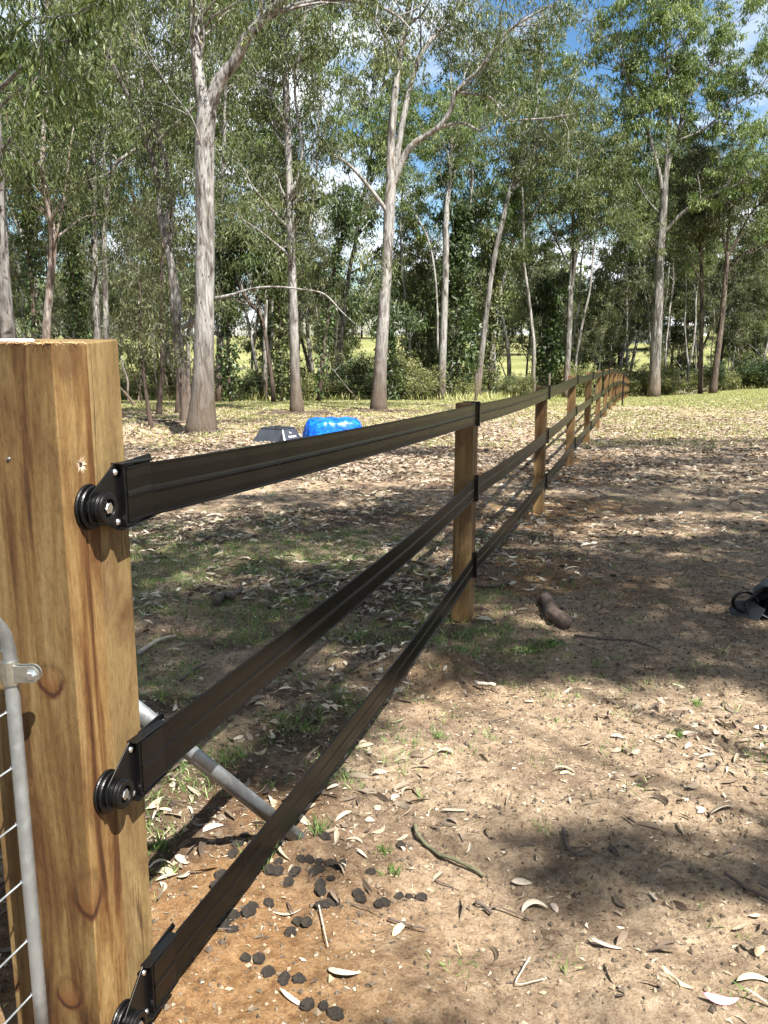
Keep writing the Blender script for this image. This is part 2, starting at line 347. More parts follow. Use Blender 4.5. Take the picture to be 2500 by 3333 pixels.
# soil colours at each place: r = orange clay, g = grass cover, b = pale dry crust and painted sunlight
def blob(X, Y, pts):
    o = np.zeros_like(X)
    for (x, y, r, a) in pts: o = np.maximum(o, a * np.exp(-((X - x) ** 2 + (Y - y) ** 2) / r ** 2))
    return o
def gp(x, y): return G(x, y)[:2]
CLAY = [(*gp(650, 3200), .5, 1), (*gp(900, 3050), .35, .5), (*gp(560, 2950), .4, .9), (*gp(1500, 1990), .3, .7), (*gp(1830, 1860), .7, .9), (*gp(1750, 1900), .5, .8), (*gp(1700, 1680), .8, 1), (*gp(1900, 1650), .8, .7),
        (*gp(1560, 1690), .5, .8), (*gp(1700, 1560), .9, .9), (*gp(1400, 2170), .4, .55), (*gp(600, 3333), .5, 1), (*gp(1830, 1500), .9, .6), (*gp(870, 2640), .2, .6)]
GRASSY = [(*gp(700, 1850), 1.5, 1), (*gp(400, 1950), 1.6, .9), (*gp(800, 2050), 1.0, .85), (*gp(600, 2150), .8, .8), (*gp(1150, 2000), .9, .9), (*gp(1350, 1900), .7, .7), (*gp(1550, 2070), .45, 1), (*gp(1700, 2100), .3, .9),
          (*gp(600, 2450), .5, .7), (*gp(950, 2250), .5, .8), (*gp(1050, 2330), .35, .8), (*gp(1000, 1800), 1.2, .9), (*gp(500, 2600), .35, .7), (*gp(2250, 2300), .35, .35)]
cl = np.clip(1.25 * blob(XX, YY, CLAY) * sstep(.25, .5, fbm(XX * 1.5, YY * 1.5, 31)), 0, 1)
la, fo = lat_fwd(XX, YY)
farg = sstep(17, 30, YY) * sstep(.30, .55, fbm(XX / 2.2, YY / 2.2, 77) + .28 * sstep(20, 40, YY)) ; farg = np.maximum(farg, sstep(36, 46, YY))
gr = np.maximum(blob(XX, YY, GRASSY) * sstep(.35, .6, fbm(XX * 2.2, YY * 2.2, 41)), farg)
dry = fbm(XX * .9, YY * .9, 51) * .6 + .4 * fbm(XX * 5, YY * 5, 61)
dry = np.maximum(sstep(.35, .62, dry + .12 * sstep(1.0, 2.2, la + 2.2)), sstep(13.5, 16.5, YY)); dry = np.maximum(dry, .85 * sstep(-.05, .35, la + 1.0) * (1 - sstep(4.0, 5.2, YY)) * (.55 + .45 * sstep(.35, .55, fbm(XX * 3, YY * 3, 71))))  # near path and far ground also paled to brighten the sunlit zones
me_col = np.stack([cl.ravel(), gr.ravel(), dry.ravel(), np.ones(cl.size)], 1)
m, n, b = mat('soil'); v = objc(n)
at = N(n, 'ShaderNodeAttribute', attribute_name='soil'); sx = N(n, 'ShaderNodeSeparateColor'); n.links.new(at.outputs['Color'], sx.inputs[0])
t1 = noise(n, v, 26, 8, .68); t2 = noise(n, v, 3.0, 5, .6); t3 = noise(n, v, 110, 5, .7)
r1 = ramp(n, [(.3, (.040, .026, .018)), (.5, (.098, .066, .047)), (.72, (.18, .128, .094))]); n.links.new(t1.outputs[0], r1.inputs[0])
r2 = ramp(n, [(.28, (.170, .120, .080)), (.5, (.345, .258, .174)), (.72, (.49, .390, .280))]); n.links.new(t1.outputs[0], r2.inputs[0])
c = mixc(n, sx.outputs[2], r1.outputs[0], r2.outputs[0])
r3 = ramp(n, [(.3, (.13, .068, .030)), (.5, (.25, .145, .068)), (.75, (.36, .24, .13))]); n.links.new(t1.outputs[0], r3.inputs[0])
c = mixc(n, sx.outputs[0], c, r3.outputs[0])
r4 = ramp(n, [(.3, (.10, .11, .03)), (.5, (.20, .21, .065)), (.7, (.36, .34, .14))]); n.links.new(t2.outputs[0], r4.inputs[0])
geo = N(n, 'ShaderNodeNewGeometry'); sg = N(n, 'ShaderNodeSeparateXYZ'); n.links.new(geo.outputs['Position'], sg.inputs[0])
mr = N(n, 'ShaderNodeMapRange'); mr.inputs[1].default_value = 11; mr.inputs[2].default_value = 27; mr.inputs[3].default_value = .12; mr.inputs[4].default_value = .95; n.links.new(sg.outputs[1], mr.inputs[0])
mg = N(n, 'ShaderNodeMath', operation='MULTIPLY'); n.links.new(sx.outputs[1], mg.inputs[0]); n.links.new(mr.outputs[0], mg.inputs[1])
c = mixc(n, mg.outputs[0], c, r4.outputs[0])
# wide paddock beyond the trees: fresher green and straw
mf = N(n, 'ShaderNodeMapRange'); mf.inputs[1].default_value = 62; mf.inputs[2].default_value = 90; n.links.new(sg.outputs[1], mf.inputs[0])
t6 = noise(n, v, .09, 6, .6); r6 = ramp(n, [(.35, (.10, .115, .040)), (.5, (.17, .175, .068)), (.65, (.25, .235, .115))]); n.links.new(t6.outputs[0], r6.inputs[0])
c = mixc(n, mf.outputs[0], c, r6.outputs[0])
r7 = ramp(n, [(.33, (.55, .52, .5)), (.5, (1, 1, 1)), (.8, (1.25, 1.22, 1.15))]); n.links.new(t3.outputs[0], r7.inputs[0]); c = mixc(n, .8, c, r7.outputs[0], 'MULTIPLY')
n.links.new(c, b.inputs['Base Color']); b.inputs['Roughness'].default_value = .95; b.inputs['Specular IOR Level'].default_value = .1
b1 = N(n, 'ShaderNodeBump'); b1.inputs['Strength'].default_value = .9; b1.inputs['Distance'].default_value = .045; n.links.new(t1.outputs[0], b1.inputs['Height'])
b2 = N(n, 'ShaderNodeBump'); b2.inputs['Strength'].default_value = .8; b2.inputs['Distance'].default_value = .008; n.links.new(t3.outputs[0], b2.inputs['Height']); n.links.new(b1.outputs[0], b2.inputs['Normal']); n.links.new(b2.outputs[0], b.inputs['Normal'])
M['soil'] = m
go = mb.build('ground', m, smooth=True); tag(go, kind='structure')
ca = go.data.color_attributes.new('soil', 'FLOAT_COLOR', 'POINT'); ca.data.foreach_set('color', me_col.astype(np.float32).ravel())

# ------------------------------------------------------------------ paddock fence
def LF(la, fo, z): return np.array([nd[0] * la + fd[0] * fo, nd[1] * la + fd[1] * fo, z])
LAT1 = -0.954                       # plane of the near post's rail side
c0 = P(166, 1112, 1.49); LAT1 = c0[0] * nd[0] + c0[1] * nd[1]; FO1 = c0[0] * fd[0] + c0[1] * fd[1]
TOP1 = P(166, 1117, 1.49)[2]
Rf = np.array([[nd[0], fd[0], 0], [nd[1], fd[1], 0], [0, 0, 1.0]])   # local x = across (right), y = along, z = up
fence = empty('paddock_fence', (0, 0, 0)); tag(fence, 'long paddock fence of square pine posts and three dark flexible rails running to the trees', 'fence')
# posts
posts = []
PY = [4.70, 8.23, 11.68, 15.13, 18.5, 21.9, 25.3, 28.7]
while PY[-1] < 72: PY.append(PY[-1] + 3.45)
tops = {0: 1303, 1: 1251, 2: 1224, 3: 1212, 4: 1205}
for i, Y in enumerate(PY):
    pxs = [1505, 1757, 1853, 1906, 1942]
    X = .2943 * Y - 1.10 * .857
    zg = float(gnd(X, Y)); H = 1.2
    posts.append((X, Y, zg, zg + H))
W_, D_ = .098, .135
for i, (X, Y, z0, z1) in enumerate(posts):
    mb = MB(); mb.box((0, 0, (z1 - z0) / 2 - .15), W_, D_, z1 - z0 + .3)
    o = mb.build('post', M['wood_far'], fence, bevel=.004, loc=(X, Y, z0)); o.rotation_euler = (random.uniform(-.006, .006), random.uniform(-.008, .008), -FA + random.uniform(-.03, .03))
    posts[i] = (X, Y, z0, z1, o)
latP = posts[0][0] * nd[0] + posts[0][1] * nd[1]
# rails: heights above the post foot
def rail_lat(fo): return None
PZ = posts[0][3]
railz = [  # height of rail centre above ground at posts, and height at near insulators
    (1.2 - .052 - .003, P(372, 1622, 1.60)[2]), (None, P(430, 2448, 1.60)[2]), (None, P(520, 3180, 1.62)[2])]
p2 = posts[0]
def z_at(px, py): return P(px, py, p2[1] + .05)[2]
hR = [1.2 - .058, z_at(1541, 1583) - p2[2], z_at(1539, 1829) - p2[2]]
RH = .107
prof = [(-.5, 0), (-.5, .003), (-.485, .0046), (-.462, .0046), (-.445, .003), (-.30, .0034), (-.08, .003), (-.055, .0034), (-.04, .0043), (-.015, .0046), (.0, .0038), (.015, .0046), (.04, .0043), (.055, .0034), (.08, .003), (.30, .0034), (.445, .003), (.462, .0046), (.485, .0046), (.5, .003), (.5, 0), (.47, -.002), (-.47, -.002)]
def rail_strip(path, zoff=None, tw=None):      # path: list of (lat, fwd, z)
    path = np.array(path); k = len(prof); V = []
    for (la, fo, z) in path:
        for (h, d) in prof: V.append(LF(la + d, fo, z + h * RH))
    n_ = len(path); j = np.arange(k)
    Fc = np.concatenate([np.stack([i * k + j, i * k + (j + 1) % k, (i + 1) * k + (j + 1) % k, (i + 1) * k + j], 1) for i in range(n_ - 1)])
    mb = MB(); mb.add(np.array(V), Fc, .5); mb.F.append(np.array([list(range(k))])); mb.F.append(np.array([list(range((n_ - 1) * k, n_ * k))[::-1]])); return mb
latR0 = LAT1 + .026
def on_rail(px, py):
    r = ray(px, py); t = (latR0 + .004) / (r[0] * nd[0] + r[1] * nd[1]); return (r * t)[2] + EYE
railz = [(None, on_rail(376, 1621)), (None, on_rail(427, 2520)), (None, on_rail(452, 3268))]
for ri in range(3):
    path = []; fo0 = FO1 + .16; zn = railz[ri][1]
    def fofz(i):
        X, Y, z0, z1, o = posts[i]; return X * fd[0] + Y * fd[1], X * nd[0] + Y * nd[1] + W_ / 2 + .007, z0 + hR[ri]
    kn = [(fo0, latR0, zn)] + [fofz(i) for i in range(len(posts))]
    for a in range(len(kn) - 1):
        (f0, l0, q0), (f1, l1, q1) = kn[a], kn[a + 1]; ns = 24 if a < 2 else 6
        for t in np.linspace(0, 1, ns, endpoint=False):
            sag = 4 * t * (1 - t) * (.012 if a > 0 else (.010, .02, .028)[ri])
            wob = .006 * math.sin(t * 9 + a * 3 + ri * 2) * (1 - t) if a == 0 else 0
            if ri == 2 and a == 0: wob += .012 * math.exp(-((t - .12) / .05) ** 2)
            path.append((l0 + (l1 - l0) * t + wob * .6, f0 + (f1 - f0) * t, q0 + (q1 - q0) * t - sag + (wob * .8 if ri == 2 else 0)))
    path.append((kn[-1][1], kn[-1][0], kn[-1][2]))
    rail_strip(path).build('rail', M['rail'], fence, smooth=False)
# rail brackets: one per rail and post
for i, (X, Y, z0, z1, o) in enumerate(posts):
    for ri in range(3):
        z = z0 + hR[ri]; fo = X * fd[0] + Y * fd[1]; la = X * nd[0] + Y * nd[1] + W_ / 2
        mb = MB(); hh = .072 if ri else .062
        c = LF(la + .019, fo + .01, z - (0 if ri else .004)); mb.box(c, .012, .026, 2 * hh, Rf)
        for s in (-1, 1):
            mb.box(LF(la + .0105, fo + .01, z + s * (hh - .006)), .012, .020, .010, Rf)
        if ri == 0: mb.box(LF(la - .022, fo + .01, z0 + 1.2 + .004), .092, .022, .006, Rf)
        else: mb.box(LF(la + .004, fo - .009, z), .006, .010, 2 * hh, Rf)
        if i < 3:
            mb.lathe([(0, .004), (.003, .003), (.0035, 0)], c=LF(la + .024, fo + .01, z + hh * .8), k=8, R=Rf @ np.array([[0, 0, 1], [0, 1, 0], [-1, 0, 0.]]))
        mb.build('rail_bracket', M['black'], fence, bevel=.0015 if i < 3 else 0)
# tension insulators on the near post
Rn = Rf @ np.array([[0, 0, 1.0], [1.0, 0, 0], [0, 1.0, 0]])          # z axis of a lathe -> across the fence (out of the post side)
def insulator(fo, z, rz):
    root = empty('rail_tensioner', (0, 0, 0)); root.parent = fence
    c = LF(LAT1, fo, z)
    mb = MB(); mb.lathe([(0, .0), (.042, .0), (.0425, .003), (.041, .006), (.036, .0065), (.036, .009), (.039, .0095), (.040, .012), (.038, .015), (.027, .016), (.026, .030),
                         (.028, .031), (.0285, .034), (.026, .036), (.026, .038), (.0285, .039), (.0285, .043), (.026, .045), (.017, .045), (.0155, .040), (.0155, .034), (0, .034)], R=Rn, c=c, k=40)
    mb.build('insulator_spool', M['black'], root, smooth=False, bevel=.0005)
    # triangular plate, standing off the post, carrying the rail end
    dz = rz - z; T = lambda a, b, d: LF(LAT1 + .021 + d, fo + a, z + b)
    ft = .135
    poly = [(-.030, -.022), (-.034, .0), (-.026, .026), (.046, dz + .058), (.052, dz + .0625), (.068, dz + .0625), (.068, dz - .0635), (.052, dz - .0635), (.032, dz - .053)]
    mb = MB(); mb.prism(poly[::-1], T, .003)
    for s, L_ in ((1, .118), (-1, .112)):   # flanges folded out along the rail's edges
        mb.prism([(.052, dz + s * .0600), (.052 + L_, dz + s * .0555), (.052 + L_, dz + s * .0580), (.052, dz + s * .0630)], lambda a, b, d: LF(LAT1 + .021 + d - .004, fo + a, z + b), .022)
    # free end of the rail strip laid back behind
    mb.prism([(.10, dz + .045), (.20, dz + .048), (.192, dz + .064), (.10, dz + .060)], lambda a, b, d: LF(LAT1 + .012 + d, fo + a, z + b), .004)
    # lipped frame the rail end turns round
    mb.box(LF(LAT1 + .029, fo + .070, rz), .013, .008, .119, Rf)
    for s in (1, -1): mb.box(LF(LAT1 + .031, fo + .082, rz + s * .0565), .010, .030, .005, Rf)
    mb.build('mounting_plate', M['black'], root, bevel=.0012)
    # moulded end cover of the rail
    pts = [(LAT1 + .030, f_, rz + (hz - rz) * 0) for f_, hz in ((fo + .072, rz), (fo + .11, rz), (fo + .155, rz))]
    e = rail_strip([(a + .004, b, q) for a, b, q in pts]); e.build('rail_end', M['rail_end'], root)
    for a, b in ((.054, dz + .046), (.054, dz - .048)):
        s_ = MB(); s_.lathe([(0, .0040), (.0034, .0038), (.0058, .0024), (.0066, 0)], R=Rn, c=LF(LAT1 + .0245, fo + a, z + b), k=18); s_.build('screw', M['screw'], root, smooth=True)
    bo = MB(); bo.lathe([(0, .0095), (.0095, .0095), (.0108, .008), (.0108, 0), (.0125, 0), (.0125, -.001)], R=Rn, c=LF(LAT1 + .036, fo, z), k=6); bo.build('bolt', M['screw'], root)
def on_side(px, py):   # point of the near post's rail side seen at picture (px, py)
    r = ray(px, py); t = LAT1 / (r[0] * nd[0] + r[1] * nd[1]); p = r * t; p[2] += EYE; return p[0] * fd[0] + p[1] * fd[1], p[2]
for k_, (px, py) in enumerate([(287, 1650), (345, 2575), (395, 3325)]):
    fo, z = on_side(px, py); insulator(fo, z, railz[k_][1])

# gate post: two sleepers bolted back to back
gpst = empty('gate_post', LF(LAT1 - .1, FO1 + .1, float(gnd(*LF(LAT1 - .1, FO1 + .1, 0)[:2])))); tag(gpst, 'thick square gate post of two treated pine sleepers in the near left foreground', 'post')
knots = []
def knot(px, py, rad, asp):
    fo, z = on_side(px, py); p = LF(LAT1, fo, z) - np.array(gpst.location); return (*p, rad, asp)
def knotf(px, py, rad, asp):   # on the front face
    r = ray(px, py); t = FO1 / (r[0] * fd[0] + r[1] * fd[1]); p = r * t; p[2] += EYE; p = p - np.array(gpst.location); return (*p, rad, asp)
KN = [knot(290, 2925, .050, .75), knotf(225, 3230, .036, .8), knotf(165, 2215, .034, .9), knotf(30, 3180, .03, .8)]
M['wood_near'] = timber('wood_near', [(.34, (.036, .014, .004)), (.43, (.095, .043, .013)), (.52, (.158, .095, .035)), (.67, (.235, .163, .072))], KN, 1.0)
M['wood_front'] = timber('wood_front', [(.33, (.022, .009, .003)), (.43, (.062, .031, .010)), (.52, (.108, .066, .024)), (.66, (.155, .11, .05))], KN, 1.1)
M['wood_light'] = timber('wood_light', [(.28, (.105, .066, .026)), (.5, (.165, .113, .048)), (.75, (.215, .156, .073))], (), .8)
gl = np.array(gpst.location)
def beam(name, m, la0, la1, f0, f1, ztop, lean=0.0, cut=0.004):
    zb = gl[2] - .4; V = []
    segs = np.linspace(0, 1, 14)
    for q in segs:
        z = zb + (ztop - zb) * q
        for (a, f_) in ((la0, f0), (la1, f0), (la1, f1), (la0, f1)):
            dz = (random.uniform(-cut, cut) if q == 1 else 0)
            V.append(LF(a, f_, z + dz) - gl)
    k = 4; j = np.arange(4); n_ = len(segs)
    Fc = np.concatenate([np.stack([i * k + j, i * k + (j + 1) % k, (i + 1) * k + (j + 1) % k, (i + 1) * k + j], 1) for i in range(n_ - 1)])
    mb = MB(); mb.add(V, Fc, .5); mb.F.append(np.array([[0, 3, 2, 1]])); mb.F.append(np.array([[(n_ - 1) * 4 + q for q in range(4)]]))
    return mb.build(name, m, gpst, bevel=.003)
beam('front_sleeper', M['wood_near'], LAT1 - .2, LAT1, FO1, FO1 + .0995, TOP1)
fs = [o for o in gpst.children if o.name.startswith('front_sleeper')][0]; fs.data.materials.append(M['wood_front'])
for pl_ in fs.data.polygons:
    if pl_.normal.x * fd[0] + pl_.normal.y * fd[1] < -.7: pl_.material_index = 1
o = beam('rear_sleeper', M['wood_light'], LAT1 - .2, LAT1 - .0012, FO1 + .1005, FO1 + .2, TOP1 + .0035)
# splintered hole where a bolt came out, nail heads, saw-cut fibres
mb = MB(); fo, z = on_side(262, 1512)
ang = np.sort(rng.random(60) * 2 * np.pi); 
for a in ang:
    r0, r1 = .004 + .003 * rng.random(), .010 + .009 * rng.random()
    mb.add([LF(LAT1 + .0005, fo + r0 * math.cos(a - .12), z + r0 * math.sin(a - .12)) - gl, LF(LAT1 + .0005, fo + r0 * math.cos(a + .12), z + r0 * math.sin(a + .12)) - gl,
            LF(LAT1 + .003, fo + r1 * math.cos(a), z + r1 * math.sin(a)) - gl], [[0, 1, 2]])
mb.build('splintered_wood', simple('raw_wood', (.62, .47, .33), .8), gpst)
mb = MB(); mb.lathe([(0, .0012), (.0042, .0012), (.0042, -.006)], R=Rn, c=LF(LAT1, fo, z) - gl, k=16); mb.build('bolt_hole_shade', simple('hole_shade', (.02, .012, .008), .9), gpst)  # dark disc painted as the shade inside the hole
mb = MB()
for q in range(260):
    f_ = rng.random() * .099; a = -rng.random() * .2
    if rng.random() < .72: p = LF(LAT1 + a, FO1 + .0005, TOP1 + .000) 
    else: p = LF(LAT1 - .001, FO1 + f_, TOP1)
    d = rng.normal(size=3) * .003; d[2] = -abs(d[2]) * .6 + .002
    mb.tube([p - gl, p - gl + d, p - gl + d * 1.7], [.0006, .0005, .0002], 3, rnd=.5)
mb.build('saw_fibre', simple('fibre', (.5, .33, .17), .9), gpst)
r = ray(28, 1493 + 1); t = FO1 / (r[0] * fd[0] + r[1] * fd[1]); p = r * t; p[2] += EYE
mb = MB(); mb.lathe([(0, .003), (.003, .002), (.004, 0)], R=Rf @ np.array([[1, 0, 0], [0, 0, -1], [0, 1, 0.]]), c=p - gl, k=14); mb.build('nail', simple('nail', (.2, .2, .21), .4, .9), gpst)
# white plastic bit on top
mb = MB(); p = P(48, 1108, 1.56); mb.box(np.array([p[0], p[1], TOP1 + .004]) - gl, .045, .05, .006, Rf); mb.build('top_tag', simple('white_plastic', (.7, .72, .75), .4), gpst, bevel=.002)

# ------------------------------------------------------------------ gate
gx, gy = P(80, 2700, 1.455)[:2]; gla, gfo = lat_fwd(gx, gy)
gzg = float(gnd(gx, gy)); gate = empty('farm_gate', (gx, gy, gzg)); tag(gate, 'galvanised pipe farm gate with welded wire mesh hung on the gate post', 'gate')
g0 = np.array(gate.location)
ztop = P(50, 2130, 1.455)[2]; BR = .095
path = [LF(gla, gfo, z) for z in np.linspace(gzg + .12, ztop, 8)] + [LF(gla, gfo - BR * (1 - math.cos(a)), ztop + BR * math.sin(a)) for a in np.linspace(.2, math.pi / 2, 8)] + [LF(gla, gfo - BR - d, ztop + BR) for d in (.3, 1, 2, 3.4)]
mb = MB(); mb.tube(np.array(path) - g0, .0125, 24); mb.build('gate_frame', M['galv'], gate, smooth=True)
mb = MB(); mb.tube([LF(gla, gfo - .02, gzg + .13) - g0, LF(gla, gfo - 3.4, gzg + .13) - g0], .0125, 16); mb.build('gate_bottom_rail', M['galv'], gate, smooth=True)
mb = MB(); zz = []
for py, px in ((2318, 34), (2500, 46), (2682, 60), (2870, 74), (3060, 88), (3235, 100)): zz.append(P(px, py, gy)[2])
st = (zz[0] - zz[-1]) / 5
zl = [zz[0] + st * k for k in range(1, 3)] + zz + [zz[-1] - st * k for k in range(1, 5)]
for z in zl:
    if z > ztop + BR or z < gzg + .14: continue
    e = LF(gla - .012, gfo - .004, z) - g0
    mb.tube([e + LF(.010, .012, -.001), e + LF(.004, .004, 0), e, e - LF(0, .06, .0), e - LF(0, 3.3, 0)], .0021, 8)
    mb.lathe([(0, .004), (.003, .003), (.0042, 0), (.003, -.003), (0, -.004)], c=e, k=10)
for k in range(1, 22):
    f_ = gfo - .15 * k; mb.tube([LF(gla - .014, f_, gzg + .13) - g0, LF(gla - .014, f_, ztop + BR) - g0], .0021, 6)
mb.build('wire_mesh', M['galv'], gate, smooth=True)
# hinge clamp: band round the pipe, flat ears, hex bolt
hz = P(52, 2187, 1.455)[2]; hin = empty('hinge_clamp', (0, 0, 0)); hin.parent = gate
mb = MB(); hc = LF(gla, gfo, hz) - g0
mb.lathe([(.0128, -.021), (.0158, -.021), (.0163, 0), (.0158, .021), (.0128, .021)], c=hc, k=28)
mb.build('clamp_band', M['zinc'], hin, smooth=False)
mb = MB(); ax = np.array([nd[0] * .97 + fd[0] * .24, nd[1] * .97 + fd[1] * .24, 0]); ax /= np.linalg.norm(ax); ay = np.array([-ax[1], ax[0], 0])
out = [(.008, -.017), (.022, -.015)] + [(.040 + .0165 * math.cos(a), .0165 * math.sin(a)) for a in np.linspace(-1.5, 1.5, 14)] + [(.022, .015), (.008, .017)]
for off in (-.012, -.001): mb.prism(out, lambda a, b_, d, off=off: hc + ax * a + ay * (off + d) + np.array([0, 0, b_]), .003)
mb.box(hc - ax * .022 - ay * .003, .026, .004, .034, np.stack([ax, ay, [0, 0, 1.]], 1))
mb.build('clamp_ear', M['zinc'], hin, bevel=.001)
mb = MB(); mb.lathe([(0, .0075), (.0065, .0075), (.0078, .006), (.0078, .001), (.0105, .001), (.0105, -.0005)], R=np.stack([ax, [0, 0, 1.], -ay], 1), c=hc + ax * .042 - ay * .0122, k=6); mb.build('hex_bolt', M['screw'], hin)

# ------------------------------------------------------------------ stay pipe behind the post
e = G(965, 2735); s0 = P(455, 2318, 2.0); dirv = (s0 - e); top = e + dirv * 1.27; bot = e - dirv * .03
base = e.copy(); mb = MB(); mb.tube([top - base, bot - base], .0215, 28); 
o = mb.build('stay_pipe', M['galv_old'], smooth=True, loc=base); tag(o, 'grey galvanised pipe stay slanting from the gate post down into the dirt', 'pipe')

# ------------------------------------------------------------------ trees
DIST = {712: 33, 885: 33, 866: 37, 1436: 38, 1556: 42, 1842: 48, 2042: 60, 1490: 39, 1598: 43, 1038: 34, 745: 33, 920: 34, 1280: 36, 1790: 50, 1425: 40}
FRONT = []                             # directions kept free of nearer background trees
def limb_pts(px_path, Y0, dY=0.0, n=5):
    """px_path [(x, y, width px)], distance grows by dY to its end -> points, radii"""
    pp = []; rr = []
    for i, (x, y, wd) in enumerate(px_path):
        Y = Y0 + dY * (i / max(1, len(px_path) - 1)) ** 1.2
        p = P(x, y, Y); pp.append(p); r_ = ray(x, y); rr.append(wd / 2 / F * Y / r_[1])
    pts = catmull(pp, n); t0 = np.linspace(0, 1, len(pp)); t1 = np.linspace(0, 1, len(pts))
    return pts, np.interp(t1, t0, rr)
def unit(v): return v / (np.linalg.norm(v) + 1e-9)
def clump(lb, c, nleaf, spread, L, W, droop=.9):
    B = c + rng.normal(size=(nleaf, 3)) * spread * rng.uniform(.6, 1.3) * np.array([1, 1, .75])
    D = rng.normal(size=(nleaf, 3)) * .55; D[:, 2] -= droop
    base = rng.random() ** 1.5 * .5
    leafset(lb, B, D, L * rng.uniform(.7, 1.25, nleaf), W * rng.uniform(.75, 1.3, nleaf), np.clip(base + rng.random(nleaf) * .55 - .02, 0, 1))
def side_branches(tb, lb, pts, rad, start, count, ln, nleaf, L, W, up=.5, spread=.22, sub=5, droop=.9, twig_r=.012):
    n_ = len(pts); seglen = np.linalg.norm(np.diff(pts, axis=0), axis=1).sum()
    nleaf = int(nleaf * 1.9); spread = spread * .8; sub = max(3, sub - 1)
    for _ in range(max(1, int(round(count * .62)))):
        t = start + (1 - start) * rng.random() ** .85; i = min(n_ - 2, int(t * (n_ - 1))); f_ = t * (n_ - 1) - i
        p = pts[i] * (1 - f_) + pts[i + 1] * f_; T = unit(pts[i + 1] - pts[i]); r0 = max(.008, rad[i] * .45)
        q = unit(np.cross(T, rng.normal(size=3))); d = unit(q * .9 + T * .45 + np.array([0, 0, up]) * rng.uniform(.3, 1.2))
        l = ln * rng.uniform(.5, 1.25); m = 6; pl = [p]; dd = d.copy()
        for k in range(m):
            dd = unit(dd + rng.normal(size=3) * .2 + np.array([0, 0, (.10 if k < 3 else -.16)])); pl.append(pl[-1] + dd * l / m)
        pl = np.array(pl); r0 = min(r0, .02 * l + .006); tb.tube(pl, np.linspace(r0, twig_r * .35, m + 1), 5, cap=False)
        clump(lb, pl[-1], int(nleaf * .8), spread, L, W, droop)
        for s in range(sub):
            k = rng.integers(2, m + 1); d2 = unit(unit(pl[k] - pl[k - 1]) * .5 + rng.normal(size=3) * .7 + np.array([0, 0, .15])); l2 = l * rng.uniform(.18, .45)
            a = pl[k]; b_ = a + d2 * l2 * .6; c_ = b_ + unit(d2 + np.array([0, 0, -.5])) * l2 * .4
            tb.tube([a, b_, c_], [twig_r * .5, twig_r * .4, twig_r * .2], 3, cap=False)
            clump(lb, c_, int(nleaf * .8), spread, L, W, droop)
            if rng.random() < .25: clump(lb, b_, nleaf // 2, spread * .8, L, W, droop)
def hero(name, label, base, trunk_paths, barkm, leafm, Y=None, leaf=(26, .14, .024), dens=.62, cat='tree', spread=.22, blen=1.7, extra=None, up=.5, crown_name='crown', flare=1.35):
    Y = Y or DIST.get(base[0])
    FRONT.append(((base[0] - 1250) / F, Y or 20))
    bp = G(*base) if Y is None else  np.array([P(base[0], 1300, Y)[0], Y, 0])
    if Y is not None: bp[2] = float(gnd(bp[0], bp[1]))
    Y0 = bp[1]; print('HERO', label[:50], round(Y0, 1)); root = empty(name, bp); tag(root, label, cat)
    tb, lb = MB(), MB(); n_, L, W = leaf
    for i, (pth, dY, start, count) in enumerate(trunk_paths):
        pts, rad = limb_pts(pth, Y0 + (0 if i == 0 else pth[0][2] * 0), dY)
        if i == 0:
            k = np.linspace(0, 1, len(rad)); h = pts[:, 2] - bp[2]
            rad = rad * (1 + (flare - 1) * np.exp(-np.maximum(h, 0) / .35)); pts[0][2] = min(pts[0][2], bp[2]) - .15
        tb.tube(pts, rad, 16 if rad[0] > .05 else 8, cap=True, rnd=.5, lump=.05)
        if count: side_branches(tb, lb, pts, rad, start, int(count * dens), blen, n_, L, W, up, spread)
    if extra: extra(tb, lb)
    shift(tb, bp); tb.build('trunk', barkm, root, smooth=True)
    if lb.V:
        shift(lb, bp); lb.build(crown_name, leafm, root)
    return root
B = 1.0
hero('gum_tree', 'largest smooth grey gum with a thick straight trunk standing left of the black trough', (655, 1400),
     [([(655, 1405, 92), (660, 1290, 74), (664, 1150, 66), (666, 1000, 62), (668, 700, 61), (666, 480, 62), (672, 380, 66), (674, 330, 58), (678, 290, 34)], 0, 1, 0),
      ([(668, 350, 46), (648, 260, 40), (638, 150, 36), (632, 40, 32), (610, -90, 28), (600, -260, 20), (590, -420, 8)], .6, .15, 26),
      ([(678, 360, 50), (715, 262, 44), (765, 200, 38), (800, 130, 36), (850, 65, 34), (905, 15, 28), (960, -60, 22), (1010, -200, 14), (1040, -330, 6)], -1.0, .3, 26),
      ([(860, 60, 24), (940, 26, 20), (1010, 8, 18), (1075, -4, 15), (1200, 10, 11), (1290, 50, 8), (1350, 110, 4)], -1.2, .3, 16),
      ([(700, 972, 13), (760, 958, 9), (829, 938, 7), (905, 934, 7), (980, 942, 6), (1055, 957, 5), (1115, 1017, 4), (1190, 1085, 2)], -.8, .6, 2),
      ([(700, 700, 3), (640, 420, 5), (560, 300, 4), (480, 180, 3), (420, 90, 2)], -1.2, .2, 12)],
     M['bark_pale'], M['leaf_gum'], leaf=(24, .15, .026), blen=1.5)
